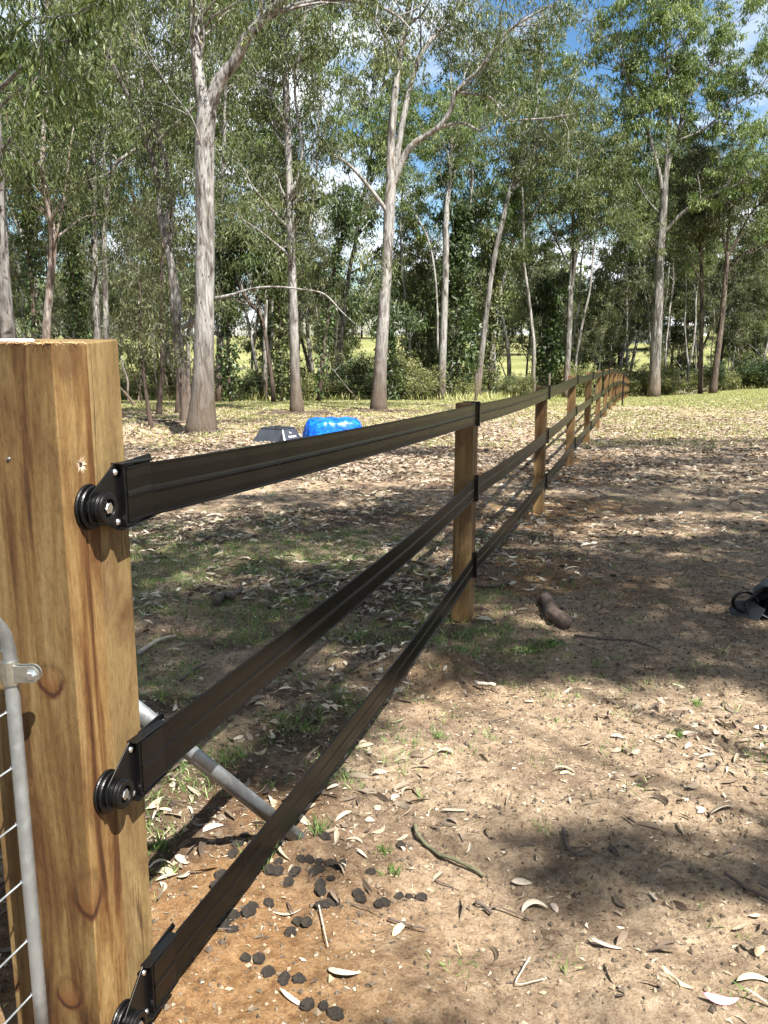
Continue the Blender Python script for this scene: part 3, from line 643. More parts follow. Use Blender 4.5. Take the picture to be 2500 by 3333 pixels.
hero('gum_tree', 'slender crooked grey gum leaning left out of the foot of the largest gum', (618, 1372),
     [([(616, 1385, 44), (605, 1290, 40), (590, 1180, 36), (572, 1060, 30), (580, 1000, 27), (558, 867, 24), (538, 770, 22), (520, 690, 20), (519, 625, 19), (492, 500, 18), (452, 377, 15), (392, 264, 13), (339, 143, 11), (286, 60, 9), (240, -20, 7), (200, -130, 4)], .5, .42, 60),
      ([(536, 742, 14), (548, 680, 13), (543, 530, 12), (512, 420, 11), (528, 362, 10), (556, 250, 8), (570, 120, 6), (580, -20, 4)], .3, .2, 30),
      ([(490, 485, 12), (543, 430, 10), (603, 377, 8), (650, 330, 6), (700, 290, 3)], -.4, .2, 12),
      ([(590, 1070, 16), (632, 1045, 16), (640, 1040, 14)], -.2, 1, 0),
      ([(575, 1060, 18), (560, 940, 16), (553, 800, 13), (560, 640, 11), (530, 520, 9), (470, 300, 7), (440, 120, 5), (430, -40, 3)], 1.0, .3, 40)],
     M['bark_grey'], M['leaf_gum'], leaf=(24, .15, .026), blen=1.5)
hero('gum_tree', 'straight pale gum standing just behind the blue tub, second thickest trunk left of centre', (966, 1345),
     [([(967, 1348, 40), (960, 1200, 32), (955, 1000, 28), (948, 800, 25), (942, 600, 24), (935, 400, 23), (925, 150, 23), (920, 0, 22), (915, -200, 16), (912, -420, 7)], .4, .28, 110),
      ([(945, 640, 10), (985, 500, 10), (960, 300, 9), (985, 120, 8), (1000, -50, 5)], .4, .2, 34),
      ([(935, 420, 8), (880, 300, 7), (810, 200, 5), (760, 120, 3)], -.4, .2, 18)],
     M['bark_pale'], M['leaf_gum'], leaf=(26, .17, .03), blen=1.9)
hero('gum_tree', 'tall forked gum with long crooked limbs spreading right above the middle of the fence', (1233, 1336),
     [([(1232, 1340, 48), (1238, 1200, 42), (1250, 1000, 38), (1262, 800, 36), (1270, 640, 36), (1276, 570, 30), (1280, 510, 16)], 0, 1, 0),
      ([(1268, 600, 26), (1272, 480, 26), (1286, 300, 23), (1302, 180, 21), (1325, 60, 18), (1333, -20, 15), (1340, -200, 8)], .4, .4, 30),
      ([(1282, 570, 24), (1300, 460, 20), (1325, 325, 18), (1363, 190, 17), (1420, 110, 15), (1476, 45, 13), (1520, -10, 11), (1580, -140, 6)], .9, .35, 34),
      ([(1275, 610, 24), (1310, 520, 22), (1348, 467, 20), (1430, 412, 17), (1468, 354, 15), (1485, 300, 14), (1566, 218, 12), (1627, 128, 10), (1700, 68, 8), (1790, 20, 5)], -1.2, .35, 44),
      ([(1430, 415, 10), (1506, 400, 9), (1560, 425, 8), (1600, 400, 5)], -.5, .3, 8),
      ([(1480, 300, 11), (1560, 308, 10), (1604, 325, 9), (1655, 390, 9), (1700, 390, 8), (1790, 384, 6), (1870, 370, 3)], -1.0, .3, 22),
      ([(1262, 700, 12), (1240, 660, 14), (1190, 595, 12), (1140, 540, 9), (1090, 505, 6), (1060, 470, 3)], -.8, .3, 16),
      ([(1270, 140, 9), (1240, 90, 10), (1180, 20, 9), (1120, -40, 6)], -.6, .2, 14)],
     M['bark_pale'], M['leaf_gum'], leaf=(26, .17, .03), blen=1.9)
hero('gum_tree', 'slim white barked gum behind the fence right of the forked gum, small pale green crown', (1436, 1296),
     [([(1435, 1298, 28), (1442, 1130, 24), (1450, 904, 21), (1453, 700, 19), (1462, 600, 15), (1470, 480, 10), (1475, 380, 5)], .5, .62, 80),
      ([(1425, 1150, 7), (1422, 960, 7), (1400, 800, 6), (1350, 690, 4), (1310, 610, 3)], 1, .4, 24)],
     M['bark_pale'], M['leaf_light'], leaf=(24, .2, .035), blen=1.7)
hero('gum_tree', 'thin grey gum curving up and to the right behind the second fence post', (1556, 1290),
     [([(1552, 1290, 22), (1574, 1093, 20), (1604, 867, 17), (1642, 693, 15), (1664, 603, 14), (1702, 543, 12), (1762, 467, 9), (1815, 422, 6), (1850, 380, 3)], 1, .4, 110),
      ([(1664, 620, 9), (1700, 590, 9), (1760, 520, 8), (1820, 500, 4)], .5, .3, 20)],
     M['bark_grey'], M['leaf_gum'], leaf=(24, .2, .036), blen=2.0)
hero('gum_tree', 'narrow grey gum splitting low into twin stems behind the third fence post', (1842, 1284),
     [([(1841, 1286, 22), (1847, 1180, 20), (1853, 1055, 19), (1858, 930, 17)], 0, 1, 0),
      ([(1856, 950, 13), (1864, 791, 12), (1868, 650, 10), (1885, 500, 8), (1900, 380, 4)], .5, .2, 80),
      ([(1861, 950, 13), (1880, 800, 11), (1915, 690, 9), (1970, 600, 7), (2010, 520, 3)], -1, .2, 80),
      ([(1862, 830, 7), (1930, 760, 7), (2000, 720, 5), (2060, 700, 2)], -1, .2, 34),
      ([(1858, 880, 6), (1800, 760, 6), (1760, 670, 4), (1730, 600, 2)], 1, .2, 40)],
     M['bark_grey'], M['leaf_gum'], leaf=(24, .22, .04), blen=2.2)
hero('gum_tree', 'biggest gum right of the fence end, airy crown against blue sky', (2130, 1274),
     [([(2128, 1278, 40), (2132, 1200, 36), (2139, 1055, 33), (2147, 866, 29), (2154, 754, 27), (2160, 670, 25), (2166, 590, 18), (2168, 540, 10)], 0, 1, 0),
      ([(2152, 620, 14), (2147, 573, 14), (2117, 452, 12), (2086, 362, 10), (2049, 286, 8), (2026, 200, 5), (2010, 100, 3)], -1, .35, 80),
      ([(2166, 600, 14), (2177, 527, 14), (2207, 452, 12), (2230, 339, 10), (2297, 249, 8), (2360, 150, 5), (2400, 60, 2)], 2, .25, 100),
      ([(2162, 640, 14), (2172, 480, 13), (2180, 340, 10), (2170, 200, 8), (2165, 60, 6), (2170, -100, 3)], 0, .3, 110),
      ([(2156, 765, 12), (2222, 693, 11), (2305, 640, 9), (2395, 603, 6), (2450, 560, 3)], -2, .3, 50),
      ([(2200, 460, 8), (2290, 420, 7), (2380, 350, 6), (2470, 290, 4), (2520, 200, 2)], -1, .2, 70),
      ([(2150, 700, 7), (2100, 640, 6), (2060, 560, 5), (2030, 470, 2)], 1, .2, 40)],
     M['bark_grey'], M['leaf_light'], Y=50, leaf=(28, .28, .065), blen=2.9, spread=.22)
hero('gum_tree', 'dark stemmed gum far right with crooked black limbs spreading both ways', (2325, 1274),
     [([(2320, 1278, 24), (2332, 1180, 20), (2346, 1070, 18), (2362, 900, 15), (2368, 820, 13)], 0, 1, 0),
      ([(2366, 840, 9), (2400, 780, 8), (2440, 700, 7), (2500, 640, 6), (2560, 600, 3)], -1, .3, 70),
      ([(2362, 820, 8), (2350, 760, 8), (2310, 700, 6), (2270, 660, 3)], 1, .3, 60),
      ([(2366, 810, 8), (2375, 700, 7), (2385, 600, 4)], 1, .2, 60),
      ([(2365, 890, 6), (2420, 830, 6), (2480, 800, 5), (2540, 770, 2)], 1, .2, 40)],
     M['bark_dark'], M['leaf_olive'], Y=52, leaf=(24, .26, .05), blen=2.6, spread=.22)
hero('gum_tree', 'thin dark gum immediately left of the dark stemmed gum at far right', (2282, 1270),
     [([(2280, 1275, 15), (2283, 1100, 13), (2284, 904, 12), (2280, 760, 10), (2290, 640, 6), (2300, 540, 3)], 1, .5, 130),
      ([(2284, 920, 6), (2250, 860, 5), (2215, 800, 3)], 0, .2, 30)],
     M['bark_dark'], M['leaf_olive'], Y=53, leaf=(24, .26, .05), blen=2.6, spread=.22)
def over(tb, lb):
    # long drooping bough reaching towards the camera side
    for pth, dY in (([(-40, 330, 16), (60, 230, 13), (140, 150, 10), (230, 130, 5)], -3.0), ([(-60, 200, 16), (20, 120, 12), (110, 60, 8), (200, 60, 3)], -3.4), ([(-60, 420, 12), (20, 330, 9), (90, 270, 5), (150, 230, 3)], -3.2)):
        pts, rad = limb_pts(pth, 12.0, dY); tb.tube(pts, rad, 8, rnd=.5)
        side_branches(tb, lb, pts, rad, .45, 8, .7, 11, .17, .030, .1, .16, 4, 1.3)
hero('gum_tree', 'gum cut by the left edge of the picture, its drooping leafy bough nearest the camera', (12, 1400),
     [([(24, 1420, 84), (20, 1250, 78), (14, 1110, 74), (4, 900, 56), (-4, 700, 46), (-10, 500, 38), (-20, 300, 32), (-40, 50, 26), (-60, -200, 14)], 0, .55, 7),
      ([(5, 492, 12), (50, 430, 9), (98, 385, 6), (150, 350, 3)], -.5, .2, 6)],
     M['bark_grey'], M['leaf_light'], Y=13.0, leaf=(22, .15, .026), extra=over, blen=1.4)
hero('gum_tree', 'pinkish grey gum with shaggy lower trunk seen just above the gate post', (152, 1345),
     [([(150, 1350, 34), (151, 1093, 27), (162, 942, 25), (173, 791, 24), (158, 678, 20), (138, 565, 18), (143, 422, 16), (162, 226, 14), (150, 0, 11), (145, -200, 6)], .5, .25, 100),
      ([(170, 740, 12), (140, 620, 11), (95, 520, 9), (50, 440, 6), (10, 380, 3)], -.5, .2, 26),
      ([(175, 800, 9), (210, 640, 8), (230, 470, 6), (260, 320, 3)], .7, .2, 26)],
     M['bark_pink'], M['leaf_gum'], leaf=(24, .17, .03), blen=1.8)
hero('gum_tree', 'grey gum with two parallel stems between the shaggy gum and the crooked gum', (318, 1330),
     [([(320, 1335, 30), (316, 1093, 24), (309, 904, 22), (305, 678, 20), (301, 452, 17), (294, 300, 14), (290, 100, 12), (292, -100, 7)], 1, .25, 100),
      ([(345, 1330, 22), (346, 1093, 20), (340, 760, 16), (362, 565, 14), (420, 500, 12), (480, 472, 9), (520, 455, 5)], .5, .4, 40),
      ([(345, 700, 8), (330, 560, 8), (350, 400, 7), (370, 250, 4)], .7, .2, 34)],
     M['bark_grey'], M['leaf_gum'], leaf=(24, .18, .032), blen=2.0)
hero('gum_tree', 'plain grey trunk just right of the largest gum, half hidden in vines', (712, 1290),
     [([(712, 1292, 22), (716, 1055, 19), (722, 760, 16), (728, 500, 13), (735, 260, 10), (730, 60, 6), (725, -100, 3)], 1, .3, 120)],
     M['bark_grey'], M['leaf_gum'], leaf=(22, .2, .036), blen=2.0)
hero('young_tree', 'dark thin crooked tree beside the eroded bank left of the largest gum', (490, 1385),
     [([(492, 1390, 14), (478, 1300, 11), (467, 1205, 10), (452, 1090, 8), (458, 980, 6), (450, 860, 3)], 0, .4, 22)],
     M['bark_dark'], M['leaf_olive'], leaf=(18, .15, .03), blen=1.2)
hero('young_tree', 'dark straight sapling between the eroded bank and the largest gum', (516, 1350),
     [([(516, 1352, 17), (527, 1230, 15), (528, 1130, 14), (524, 950, 11), (530, 800, 8), (520, 680, 3)], .3, .4, 40)],
     M['bark_dark'], M['leaf_olive'], leaf=(20, .16, .03), blen=1.4)
hero('young_tree', 'short dark sapling touching the crooked gum at its left foot', (576, 1345),
     [([(576, 1350, 13), (580, 1220, 12), (568, 1100, 10), (556, 960, 7), (560, 840, 3)], .5, .4, 26)],
     M['bark_dark'], M['leaf_olive'], leaf=(20, .16, .03), blen=1.3)
hero('young_tree', 'dark tree leaning left, seen between the largest gum and the blue tub', (885, 1275),
     [([(890, 1278, 15), (880, 1200, 13), (852, 1040, 12), (799, 965, 11), (760, 889, 9), (765, 790, 7), (740, 690, 3)], .5, .35, 70),
      ([(852, 1045, 8), (830, 950, 7), (790, 850, 5), (800, 760, 3)], .5, .2, 30)],
     M['bark_dark'], M['leaf_gum'], leaf=(22, .2, .038), blen=1.9)
hero('young_tree', 'small pale trunk directly behind the blue tub left of the forked gum', (866, 1275),
     [([(864, 1278, 14), (863, 1100, 12), (868, 900, 10), (860, 700, 7), (865, 520, 3)], 2, .4, 70)],
     M['bark_pale'], M['leaf_gum'], leaf=(22, .22, .04), blen=2.0)
hero('young_tree', 'thin pale white stemmed tree just above the far end of the paddock fence', (2042, 1262),
     [([(2043, 1270, 9), (2041, 1100, 8), (2040, 900, 7), (2036, 760, 6), (2040, 620, 3)], 2, .45, 110)],
     M['bark_pale'], M['leaf_gum'], leaf=(20, .3, .06), blen=2.8, spread=.35)

# vine-clad trunks
def vine(label, base, path, wid, n_, leafm='leaf_dark', ls=.11, Y=None):
    Y = Y or DIST.get(base[0]); bp = G(*base); Y0 = bp[1] if Y is None else Y
    FRONT.append(((base[0] - 1250) / F, Y0))
    if Y is not None: q = P(base[0], base[1], Y); bp = np.array([q[0], Y, float(gnd(q[0], Y))])
    print('VINE', label[:40], round(Y0, 1)); n_ = int(n_ * .85) if base[0] == 1490 else int(n_ * .45); wid *= 1 if base[0] == 1490 else .72; root = empty('vine_clad_tree', bp); tag(root, label, 'tree', 'trunks wrapped in climbing vine')
    tb, lb = MB(), MB(); pts, rad = limb_pts(path, Y0, 0); pts[0][2] = bp[2] - .1; tb.tube(pts, rad, 8)
    side_branches(tb, lb, pts, rad, .75, 16, 1.6, 16, ls * 1.5, ls * .4)
    t = rng.random(n_); idx = t * (len(pts) - 1); i0 = np.minimum(idx.astype(int), len(pts) - 2); fr = (idx - i0)[:, None]
    cpt = pts[i0] * (1 - fr) + pts[i0 + 1] * fr
    wprof = wid * (.35 + .9 * vn(t * 13, 0 * t, 3)) * np.sin(np.clip(t, .02, 1) ** .6 * 2.7 + .25).clip(.15)
    a = rng.random(n_) * 6.28; rr = wprof * np.sqrt(rng.random(n_)); Bp = cpt + np.stack([np.cos(a) * rr, np.sin(a) * rr, rng.normal(size=n_) * .12], 1)
    D = rng.normal(size=(n_, 3)) * .6; D[:, 2] -= .5; leafset(lb, Bp, D, ls * rng.uniform(.7, 1.3, n_), ls * .62 * rng.uniform(.7, 1.3, n_))
    shift(tb, bp); shift(lb, bp); tb.build('trunk', M['bark_dark'], root, smooth=True); lb.build('vine', M[leafm], root)
vine('dense dark column of vine right of the white barked gum', (1490, 1285), [(1490, 1290, 14), (1488, 1100, 13), (1492, 900, 12), (1500, 760, 10), (1510, 680, 6)], 1.15, 5200, ls=.2)
vine('ragged vine column close behind the thin curving gum', (1598, 1290), [(1590, 1290, 10), (1600, 1100, 9), (1612, 950, 8), (1620, 840, 4)], .9, 2600, 'leaf_gum', .2)
vine('dark vine clad trunk leaning right between blue tub and forked gum', (1038, 1285), [(1038, 1290, 16), (1060, 1080, 14), (1085, 900, 13), (1100, 800, 10), (1140, 720, 5)], .45, 2600, ls=.15)
vine('vine swathed stem hanging dark above the left end of the gate post', (110, 1340), [(105, 1345, 16), (108, 1000, 14), (85, 700, 12), (90, 480, 8), (100, 380, 4)], .55, 4200, ls=.15)
vine('bushy green vine column right above the gate post corner', (250, 1330), [(255, 1335, 14), (250, 1050, 12), (235, 860, 10), (225, 740, 5)], .65, 3800, ls=.15)
vine('vine covered trunk behind the eroded bank', (745, 1290), [(748, 1292, 12), (742, 1130, 11), (738, 960, 9), (745, 850, 4)], .7, 2400, 'leaf_dark', .17)
vine('vine covered stem left of the leaning dark tree', (920, 1285), [(915, 1287, 12), (912, 1150, 10), (910, 1000, 9), (905, 900, 4)], .55, 1800, 'leaf_gum', .17)
vine('low leafy vine stump at the foot of the forked gum', (1280, 1290), [(1275, 1290, 12), (1262, 1150, 10), (1268, 1060, 4)], .9, 2400, 'leaf_dark', .17)
vine('dark leafy vine mass left of the twin stemmed gum', (1790, 1275), [(1788, 1278, 10), (1790, 1150, 9), (1795, 1020, 8), (1790, 960, 4)], 1.5, 4200, 'leaf_dark', .26)
vine('narrow vine wrapped stem left of the dark column', (1425, 1290), [(1412, 1290, 9), (1404, 1150, 8), (1398, 1020, 4)], .5, 1200, 'leaf_gum', .2)

# background trees: prototypes then copies
def proto(kind, seed):
    global rng
    rng = np.random.default_rng(seed); root = empty('bush_tree', (0, 0, 0)); tb, lb = MB(), MB()
    H, r0, start, nl, lf, (n_, L, W), bl, lean = {
        'tall': (17, .17, .42, 9, 'leaf_gum', (20, .27, .07), 2.2, .10), 'tallpale': (16, .15, .48, 8, 'leaf_light', (18, .27, .07), 2.0, .06),
        'bushy': (9, .12, .18, 11, 'leaf_gum', (22, .25, .07), 1.5, .12), 'pole': (15, .10, .62, 7, 'leaf_light', (16, .26, .055), 1.7, .08), 'olive': (12, .12, .3, 10, 'leaf_olive', (20, .26, .07), 1.8, .18),
        'thin': (10, .06, .35, 6, 'leaf_olive', (12, .2, .045), 1.0, .2), 'sap': (6, .04, .25, 6, 'leaf_gum', (12, .2, .045), .9, .2)}[kind]
    bk = {'pole': 'bark_pale', 'tall': 'bark_grey', 'tallpale': 'bark_pale', 'bushy': 'bark_dark', 'olive': 'bark_dark', 'thin': 'bark_grey', 'sap': 'bark_dark'}[kind]
    pl = [np.zeros(3) - [0, 0, .3]]; d = unit(np.array([rng.normal() * lean, rng.normal() * lean, 1])); m = 12
    for k in range(m):
        d = unit(d + rng.normal(size=3) * .06 * (1 + lean * 3) + np.array([0, 0, .06])); pl.append(pl[-1] + d * (H + .3) / m)
    pts = catmull(pl, 3); k = np.linspace(0, 1, len(pts)); rad = r0 * (1 - k * .85) * (1 + .5 * np.exp(-k * 40)); tb.tube(pts, rad, 9, cap=False, lump=.06)
    side_branches(tb, lb, pts, rad, start, int(nl * 2.2), bl * .9, n_, L, W, spread=.215)
    for q in range(nl):
        t = start + (1 - start) * (q + rng.random()) / nl * .95; i = int(t * (len(pts) - 2)); a = rng.random() * 6.28 + q * 2.4
        dd = unit(np.array([math.cos(a), math.sin(a), rng.uniform(.6, 1.5)])); l = H * rng.uniform(.16, .30) * (1.25 - t * .6); lp = [pts[i]]
        for s in range(6):
            dd = unit(dd + rng.normal(size=3) * .16 + np.array([0, 0, .05])); lp.append(lp[-1] + dd * l / 6)
        lp = np.array(lp); lr = np.linspace(rad[i] * .6, .008, 7); tb.tube(lp, lr, 6, cap=False)
        side_branches(tb, lb, lp, lr, .25, 7 if kind not in ('thin', 'sap') else 4, bl, n_, L, W, spread=.22)
    o1 = tb.build('trunk', M[bk], root, smooth=True); o2 = lb.build('crown', M[lf], root)
    return root
protos = {}
for i, k in enumerate(['tall', 'tall', 'tallpale', 'tallpale', 'bushy', 'bushy', 'olive', 'olive', 'thin', 'thin', 'sap', 'pole', 'pole']):
    protos.setdefault(k, []).append(proto(k, 100 + i))
rng = np.random.default_rng(99)
LB = {'pole': ('slender pale pole of a gum, bare to half its height, at the wood edge', 'slender bare poled gums at the wood edge'), 'tall': ('grey stemmed gum deep in the wood behind the paddock', 'grey gums deep in the wood'), 'tallpale': ('pale stemmed gum deep in the wood behind the paddock', 'pale gums deep in the wood'),
      'bushy': ('bushy green tree filling the wood behind the wire fence', 'bushy trees in the wood'), 'olive': ('dull olive tree with dark crooked stem in the wood', 'olive trees in the wood'),
      'thin': ('thin bare stemmed tree in the wood edge', 'thin trees at the wood edge'), 'sap': ('small leafy sapling in the wood edge', 'saplings at the wood edge')}
used = {}
def put(kind, x, y, s, rot=None):
    lst = protos[kind]; k = random.randrange(len(lst)); pr = lst[k]; key = (kind, k)
    o = pr if key not in used else copy_tree(pr); used[key] = 1
    o.location = (x, y, float(gnd(x, y)) - .02); s = float(s); o.scale = (s, s, s * random.uniform(.92, 1.1)); o.rotation_euler = (0, 0, rot if rot is not None else random.random() * 6.28)
    tag(o, LB[kind][0], 'tree', LB[kind][1]); return o
def edgeY(rx): return 36 if rx < .10 else (36 + (rx - .10) * 110 if rx < .28 else 56)
spots = []
def wood(n_, kinds, d0, d1, s0, s1, r0=-.52, r1=.52, mind=1.4, gap=None):
    c = 0; tries = 0
    while c < n_ and tries < n_ * 60:
        tries += 1
        rx = random.uniform(r0, r1); e_ = edgeY(rx); Y = e_ + random.uniform(d0, d1); X = rx * Y
        if any((X - a) ** 2 + (Y - b_) ** 2 < mind ** 2 for a, b_ in spots): continue
        if any(abs(rx - r_) < .014 and Y < y_ + .5 for r_, y_ in FRONT): continue
        if gap and random.random() < gap(rx): continue
        spots.append((X, Y)); put(random.choice(kinds), X, Y, random.uniform(s0, s1)); c += 1
lg = lambda rx: .5 if rx < .05 else .15
wood(26, ['pole'], 1, 9, .7, 1.15, mind=1.0)
wood(10, ['tall', 'tallpale', 'tall'], 3, 12, .85, 1.15)
wood(17, ['tall', 'tallpale', 'olive', 'bushy'], 12, 26, .75, 1.1, gap=lg)
wood(13, ['olive', 'olive', 'tall'], 2, 14, .6, .95, gap=lg)
wood(14, ['bushy'], 8, 22, .5, .9, .0, .52, gap=lg)
wood(95, ['thin', 'thin', 'sap'], -1, 14, .5, 1.1, mind=.7)
wood(10, ['thin', 'sap'], -8, 0, .5, .8, -.5, -.1, mind=.8)

# shrubs of the understorey
def shrub_proto(seed, lf, h, n_, ls):
    global rng
    rng = np.random.default_rng(seed); root = empty('shrub', (0, 0, 0)); tb, lb = MB(), MB()
    for s in range(9):
        a = rng.random() * 6.28; d = unit(np.array([math.cos(a) * rng.uniform(.15, .8), math.sin(a) * rng.uniform(.15, .8), 1])); lp = [np.array([math.cos(a) * .1, math.sin(a) * .1, -.05])]
        l = h * rng.uniform(.6, 1.1)
        for q in range(6): d = unit(d + rng.normal(size=3) * .2); lp.append(lp[-1] + d * l / 6)
        lp = np.array(lp); lr = np.linspace(.018, .004, 7); tb.tube(lp, lr, 5, cap=False)
        side_branches(tb, lb, lp, lr, .15, 9, h * .36, n_, ls, ls * .28, spread=.16, sub=3, droop=-.3)
    tb.build('stems', M['bark_dark'], root, smooth=True); lb.build('foliage', M[lf], root); return root
sh = [shrub_proto(1, 'leaf_shrub', 1.6, 11, .15), shrub_proto(2, 'leaf_gum', 2.0, 11, .15), shrub_proto(3, 'leaf_shrub', 1.1, 12, .13), shrub_proto(4, 'leaf_dark', 1.5, 12, .14)]
SL = ['straw green shrub along the wire fence at the wood edge', 'grey green shrub along the wire fence at the wood edge', 'low pale shrub along the wire fence at the wood edge', 'dark leafy shrub along the wire fence at the wood edge']
rng = np.random.default_rng(5); us = set()
for i in range(170):
    rx = random.uniform(-.5, .5); e_ = edgeY(rx); Y = e_ + random.choice([random.uniform(1.0, 4), random.uniform(2, 16)]); X = rx * Y
    if any(abs(rx - r_) < .012 and Y < y_ for r_, y_ in FRONT): continue
    if rx < .02 and Y > e_ + 5 and random.random() < .6: continue
    k = random.choice((0, 0, 0, 2, 2, 2, 1, 3)); o = sh[k] if k not in us else copy_tree(sh[k]); us.add(k); s = random.uniform(.5, 1.1)
    o.location = (X, Y, float(gnd(X, Y))); o.scale = (s * 1.15, s * 1.15, s); o.rotation_euler = (0, 0, random.random() * 6.28); tag(o, SL[k], 'shrub', SL[k].replace('shrub', 'shrubs'))

# far trees on the hill beyond the paddock
def far_proto(seed):
    global rng
    rng = np.random.default_rng(seed); root = empty('distant_tree', (0, 0, 0)); tb, lb = MB(), MB()
    tb.tube([[0, 0, -.3], [.1, 0, 2.5], [.2, .2, 6]], [.28, .2, .1], 7)
    for q in range(9):
        a = rng.random() * 6.28; e_ = np.array([math.cos(a) * 2.6, math.sin(a) * 2.6, rng.uniform(4, 9.5)]) * [rng.random(), rng.random(), 1]; tb.tube([[.1, 0, 2.5], e_ * .6 + [0, 0, 1.4], e_], [.12, .08, .03], 4)
        for s in range(7): clump(lb, e_ + rng.normal(size=3) * [1, 1, .8], 30, .55, .6, .22, .4)
    tb.build('trunk', M['bark_grey'], root, smooth=True); lb.build('crown', M['leaf_gum'], root); return root
fp = [far_proto(11), far_proto(12), far_proto(13)]; us = set()
for i in range(110):
    Y = random.choice([random.uniform(165, 215), random.uniform(185, 260)]); rx = random.uniform(-.52, .52); X = rx * Y; k = random.randrange(3)
    if random.random() < .10: Y = random.uniform(100, 150); X = rx * Y
    o = fp[k] if k not in us else copy_tree(fp[k]); us.add(k); s = random.uniform(.7, 1.5); o.location = (X, Y, float(gnd(X, Y))); o.scale = (s, s, s); o.rotation_euler = (0, 0, random.random() * 6.28)
    tag(o, 'small rounded tree on the far hillside beyond the open grass', 'tree', 'trees on the far hillside')
# house on the hill seen through the wood at right
hx, hy = P(2175, 1060, 150)[:2]; hz = float(gnd(hx, hy)); house = empty('farmhouse', (hx, hy, hz)); tag(house, 'small white farmhouse glimpsed between trunks on the far right slope', 'house')
mb = MB(); mb.box((0, 0, 1.4), 11, 7, 2.8); mb.build('wall', simple('white_wall', (.75, .75, .72), .7), house)
mb = MB(); mb.add([(-6, -4.2, 2.81), (6, -4.2, 2.81), (6, 4.2, 2.81), (-6, 4.2, 2.81), (-5, 0, 4.6), (5, 0, 4.6)], [[0, 1, 5, 4], [2, 3, 4, 5]]); mb.F.append(np.array([[0, 4, 3], [1, 2, 5]])); mb.F.append(np.array([[0, 3, 2, 1]]))
mb.build('roof', simple('iron_roof', (.5, .52, .53), .4, .3), house)
for wx in (-3.5, 0, 3.5):
    mb = MB(); mb.box((wx, -3.53, 1.5), 1.3, .1, 1.1); mb.build('window', simple('house_glass', (.05, .07, .09), .15), house)

# wire fences at the wood edge
M['twig'] = simple('twig_bark', (.075, .055, .045), .85, 0, .4, 40, .5)
def wirefence(label, pts, hts):
    p0 = np.array([*pts[0], float(gnd(*pts[0]))]); root = empty('wire_fence', p0); tag(root, label, 'fence')
    tops = []
    for (x, y) in pts:
        z = float(gnd(x, y)); mb = MB(); hh = 1.15 + random.uniform(-.05, .1)
        mb.tube([np.array([x, y, z - .2]) - p0, np.array([x + random.uniform(-.03, .03), y, z + hh]) - p0], [.055, .05], 8); mb.build('post', M['bark_pale'] if random.random() < .5 else M['bark_grey'], root); tops.append((x, y, z))
    for h in hts:
        mb = MB(); mb.tube([np.array([x, y, z + h]) - p0 for x, y, z in tops], .0015, 4, cap=False); mb.build('wire', M['twig'], root)
wirefence('low wire stock fence at the wood edge left of the paddock fence', [(x, 34.5 + .02 * x + (0 if x < 4 else (x - 4) * 1.2)) for x in np.arange(-18, 8.1, 3.6)], (.2, .4, .6, .8, 1.0))
wirefence('low wire stock fence at the wood edge right of the paddock fence', [(x, 60 + .05 * x) for x in np.arange(17, 31, 3.4)], (.25, .5, .75, 1.0))
# star picket
p = G(2025, 1322); sq = P(2031, 1219, p[1])
mb = MB()
for a in (0, 2.1, 4.2):
    mb.box((0, 0, (sq[2] - p[2]) / 2 - .1), .008, .05, sq[2] - p[2] + .3, np.array([[math.cos(a), -math.sin(a), 0], [math.sin(a), math.cos(a), 0], [0, 0, 1]]))
o = mb.build('star_picket', simple('picket_steel', (.035, .02, .018), .6, .4), loc=p); o.rotation_euler = (0, math.atan2(sq[0] - p[0], sq[2] - p[2]), 0); tag(o, 'dark steel star picket leaning in front of the far fence posts', 'picket')
# end marker on the last fence post
# ------------------------------------------------------------------ tubs
p = G(890, 1440); Y = p[1]; Wd = 118 / F * Y / ray(890, 1430)[1]; Ht = P(905, 1394, Y)[2] - p[2]
tub = empty('feed_trough', P(905, 1437, Y + Wd * .45) * [1, 1, 0] + [0, 0, float(gnd(p[0], Y + .3))]); tag(tub, 'dark grey plastic feed trough with sloping sides on the leaf litter', 'trough')
a_, b_, t_ = Wd * .56, Wd * .45, .68
def rr(w_, d_, z, r=.12, k=4):
    out = []
    for (sx_, sy_, a0) in ((1, 1, 0), (-1, 1, 90), (-1, -1, 180), (1, -1, 270)):
        for q in np.linspace(0, 90, k): a = math.radians(a0 + q); out.append((sx_ * (w_ - r * w_) + r * w_ * math.cos(a), sy_ * (d_ - r * w_) + r * w_ * math.sin(a), z))
    return np.array(out)
rings = [rr(a_ * 1.06, b_ * 1.06, 0), rr(a_ * 1.06, b_ * 1.06, .02), rr(a_, b_, .025), rr(a_ * t_, b_ * t_, Ht * .93), rr(a_ * t_ * 1.04, b_ * t_ * 1.04, Ht * .95), rr(a_ * t_ * 1.04, b_ * t_ * 1.04, Ht), rr(a_ * t_ * .93, b_ * t_ * .93, Ht), rr(a_ * t_ * .85, b_ * t_ * .85, Ht * .35), rr(.01, .01, Ht * .33)]
mb = MB(); k = len(rings[0]); j = np.arange(k); mb.add(np.concatenate(rings), np.concatenate([np.stack([i * k + j, i * k + (j + 1) % k, (i + 1) * k + (j + 1) % k, (i + 1) * k + j], 1) for i in range(len(rings) - 1)]))
mt = simple('trough_plastic', (.035, .038, .045), .35, 0, .2, 8)
mb.build('trough_body', mt, tub, bevel=.004); tub.rotation_euler = (0, 0, math.radians(-28))
